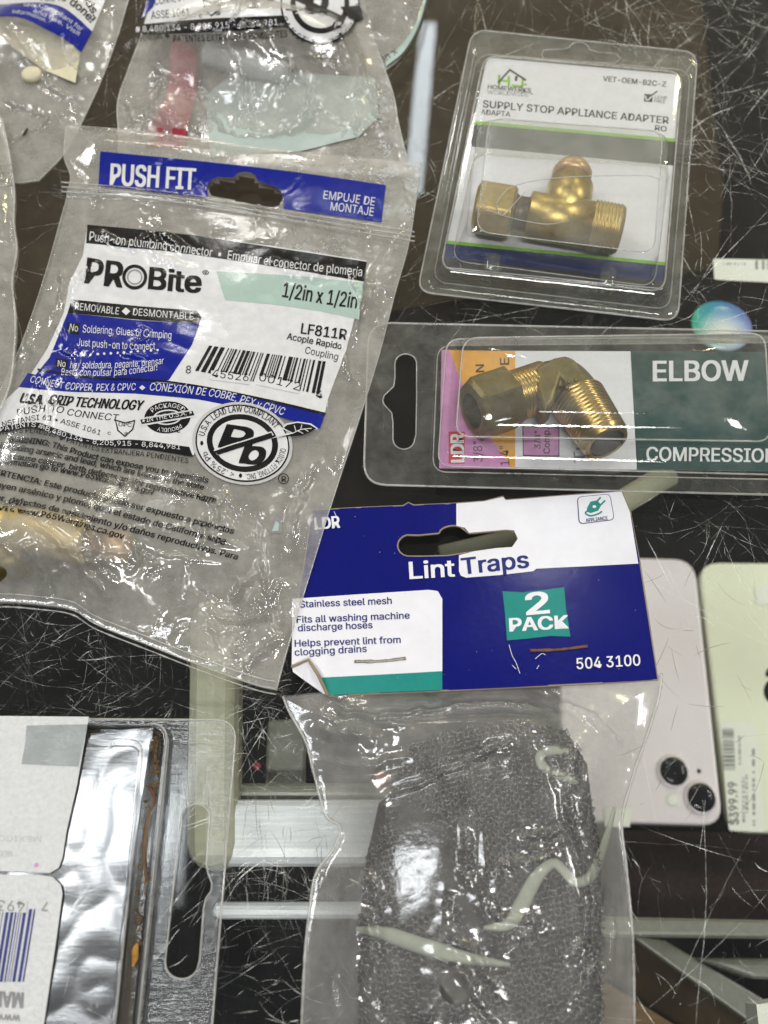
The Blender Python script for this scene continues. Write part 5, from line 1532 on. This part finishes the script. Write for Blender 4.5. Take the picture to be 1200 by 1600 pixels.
for pl, z_, r in ((hole, .0013, .00022), (o_, .0012, .0003)):
    q = U(pl[:, 0], pl[:, 1], z_); vv, ff = tube(np.vstack([q, q[:1]]), r, 6, cap=False); g.add(vv, ff)
g.build('pressed_edge', 'edge_film', cs)


def lab_surf(px, py):
    p = U(px, py, .0068); b = .0003 * perlin(p[:, 0] * 90, p[:, 1] * 90, 14) + .0009 * np.exp(-((p[:, 1] - U(80, 1150)[1] - .002 * np.sin(p[:, 0] * 300)) / .0012) ** 2)
    p = U(px, py, .0068 + b); e_ = 1e-4
    n = np.zeros_like(p); n[:, 2] = 1; n[:, 0] = -.1 * perlin(p[:, 0] * 200, p[:, 1] * 200, 15); n[:, 1] = -.1 * perlin(p[:, 0] * 200 + 5, p[:, 1] * 200, 15)
    return p, n / np.linalg.norm(n, axis=1)[:, None]


P = Print()
P.poly([(-80, 1118), (139, 1120), (134, 1150), (120, 1230), (104, 1300), (98, 1340), (92, 1356), (78, 1364), (-80, 1358)], 'label_paper', 0)
P.poly([(42, 1134), (137, 1132), (131, 1160), (123, 1198), (34, 1194), (40, 1160)], 'label_grey', 1)
for k_, (x, y) in enumerate(((0, 1312), (0, 1335))):
    P.text('MEXICO DE', [(-5 + 70 - k_ * 45, y - 5), (-30, y - 8)], 9, 'grey_print', 1)
P.poly([(56, 1348), (60, 1349), (61, 1353), (56, 1356), (53, 1352)], 'pink_ink', 1)
P.build('paper_label', lab_surf, cs, step=4, off=.0001, dz=.0001)
P = Print()
P.poly([(-80, 1366), (60, 1367), (82, 1370), (95, 1382), (98, 1396), (88, 1470), (66, 1620), (60, 1700), (-80, 1700)], 'label_paper', 0)
P.bars((56, 1420), (-40, 1424), (-58, 1534), (38, 1534), 'ink_navy', 1, n=24, seed=12)
P.poly([(42, 1426), (-60, 1424), (-60, 1408), (44, 1408)], 'label_paper', 2)
P.text('7', [(77, 1410), (67, 1409)], 14, 'ink_grey', 3); P.text('4935', [(40, 1409), (-18, 1406)], 16, 'ink_grey', 3)
P.text('MADE', [(37, 1551), (-22, 1548)], 24, 'ink_grey', 1, bold=.04)
P.text('www.', [(32, 1586), (-10, 1584)], 12, 'ink_grey', 1, bold=.03)
P.build('paper_label', lab_surf, cs, step=4, off=.0001, dz=.0001)

# scuff marks on its face
g = Geo(); r_ = np.random.RandomState(31)
for k_ in range(150):
    x, y = r_.uniform(110, 215), r_.uniform(1165, 1590)
    if x > 224 - (y - 1160) * .12 - 8 or x < 140 - max(0, y - 1240) * .17: continue
    a = r_.uniform(0, PI); L = 10 * math.exp(r_.randn() * .7); an = a + np.linspace(-.4, .4, 7) * r_.randn()
    px = x + np.r_[0, np.cumsum(np.cos(an[:-1]))] * L / 6; py = y + np.r_[0, np.cumsum(np.sin(an[:-1]))] * L / 6
    q = U(px, py, .0071); n_ = np.gradient(q, axis=0)[:, [1, 0, 2]] * np.array([-1, 1, 0]); n_ /= np.linalg.norm(n_, axis=1)[:, None] + 1e-12
    wd = 4e-5 * (.5 + 2 * r_.rand() ** 3) * np.sin(np.linspace(.2, PI - .2, 7))[:, None]
    g.add(np.vstack([q - n_ * wd, q + n_ * wd]), [[j, j + 1, 8 + j, 7 + j] for j in range(6)])
for pts, wd in (([(92, 1455), (112, 1420), (140, 1382)], 1.6e-4), ([(86, 1513), (105, 1508), (123, 1494)], 2.2e-4), ([(98, 1560), (104, 1540), (107, 1525)], 1.5e-4), ([(160, 1172), (172, 1165), (176, 1158)], 2e-4), ([(138, 1245), (146, 1238), (150, 1222), (165, 1218), (180, 1228)], 1.2e-4)):
    p = smooth_path(pts, 12); q = U(p[:, 0], p[:, 1], .0071); n_ = np.gradient(q, axis=0)[:, [1, 0, 2]] * np.array([-1, 1, 0]); n_ /= np.linalg.norm(n_, axis=1)[:, None]
    w2 = wd * np.sin(np.linspace(.2, PI - .2, 12))[:, None] * (.6 + .8 * r_.rand(12, 1))
    g.add(np.vstack([q - n_ * w2, q + n_ * w2]), [[j, j + 1, 13 + j, 12 + j] for j in range(11)])
g.build('scuffs', 'scratch', cs, kind='stuff')

# debris trapped in the channel


def shred(name, label, pts, z, r0, mt, cat):
    p = smooth_path(pts, 30); q = U(p[:, 0], p[:, 1], z); q[:, 2] += .0006 * np.sin(np.linspace(0, 7, 30))
    vv, ff = tube(q, r0 * np.sin(np.linspace(.3, PI - .2, 30)), 8, flat=.4)
    tag(mesh(name, vv, ff, mt), label, cat)


shred('dry_stalk', 'long curled brown stalk caught in the channel of the scuffed clamshell', [(230, 1230), (238, 1238), (240, 1255), (233, 1275), (226, 1310), (224, 1340), (227, 1370), (226, 1400)], .0022, .00045, 'dry_brown', 'dry stalk')
shred('dry_stalk', 'short dark twig hooked over the long brown stalk', [(228, 1226), (236, 1233), (241, 1246), (238, 1262), (232, 1262)], .0028, .0004, 'rust', 'dry stalk')
shred('dry_leaf', 'orange brown leaf strip low in the channel of the scuffed clamshell', [(215, 1473), (211, 1490), (208, 1510)], .0022, .0009, 'dry_orange', 'dry leaf')
g = Geo(); r_ = np.random.RandomState(4)
for k_ in range(110):
    t = r_.rand()
    if t < .35: x, y = 200 + 55 * r_.rand(), 1141 + 7 * r_.rand()
    elif t < .8: x, y = 246 + 7 * r_.randn() * .4 - 6 * r_.rand(), 1150 + 90 * r_.rand() ** 1.3
    else: x, y = 232 - 20 * r_.rand(), 1250 + 230 * r_.rand()
    c = U(x, y, .0016 + .001 * r_.rand()); s_ = .0003 + .0009 * r_.rand() ** 2
    a = r_.rand() * PI; d = np.array([math.cos(a), math.sin(a), r_.randn() * .3]); n_ = np.array([-math.sin(a), math.cos(a), r_.randn() * .4])
    g.add([c - d * s_, c + n_ * s_ * .5, c + d * s_, c - n_ * s_ * .4, c + np.array([0, 0, s_ * .5])], [[0, 3, 4], [3, 2, 4], [2, 1, 4], [1, 0, 4]])
tag(g.build('crumbs', 'dry_brown', None, smooth=False, kind='stuff'), 'brown crumbs caught in the corner of the clamshell channel', 'crumbs')
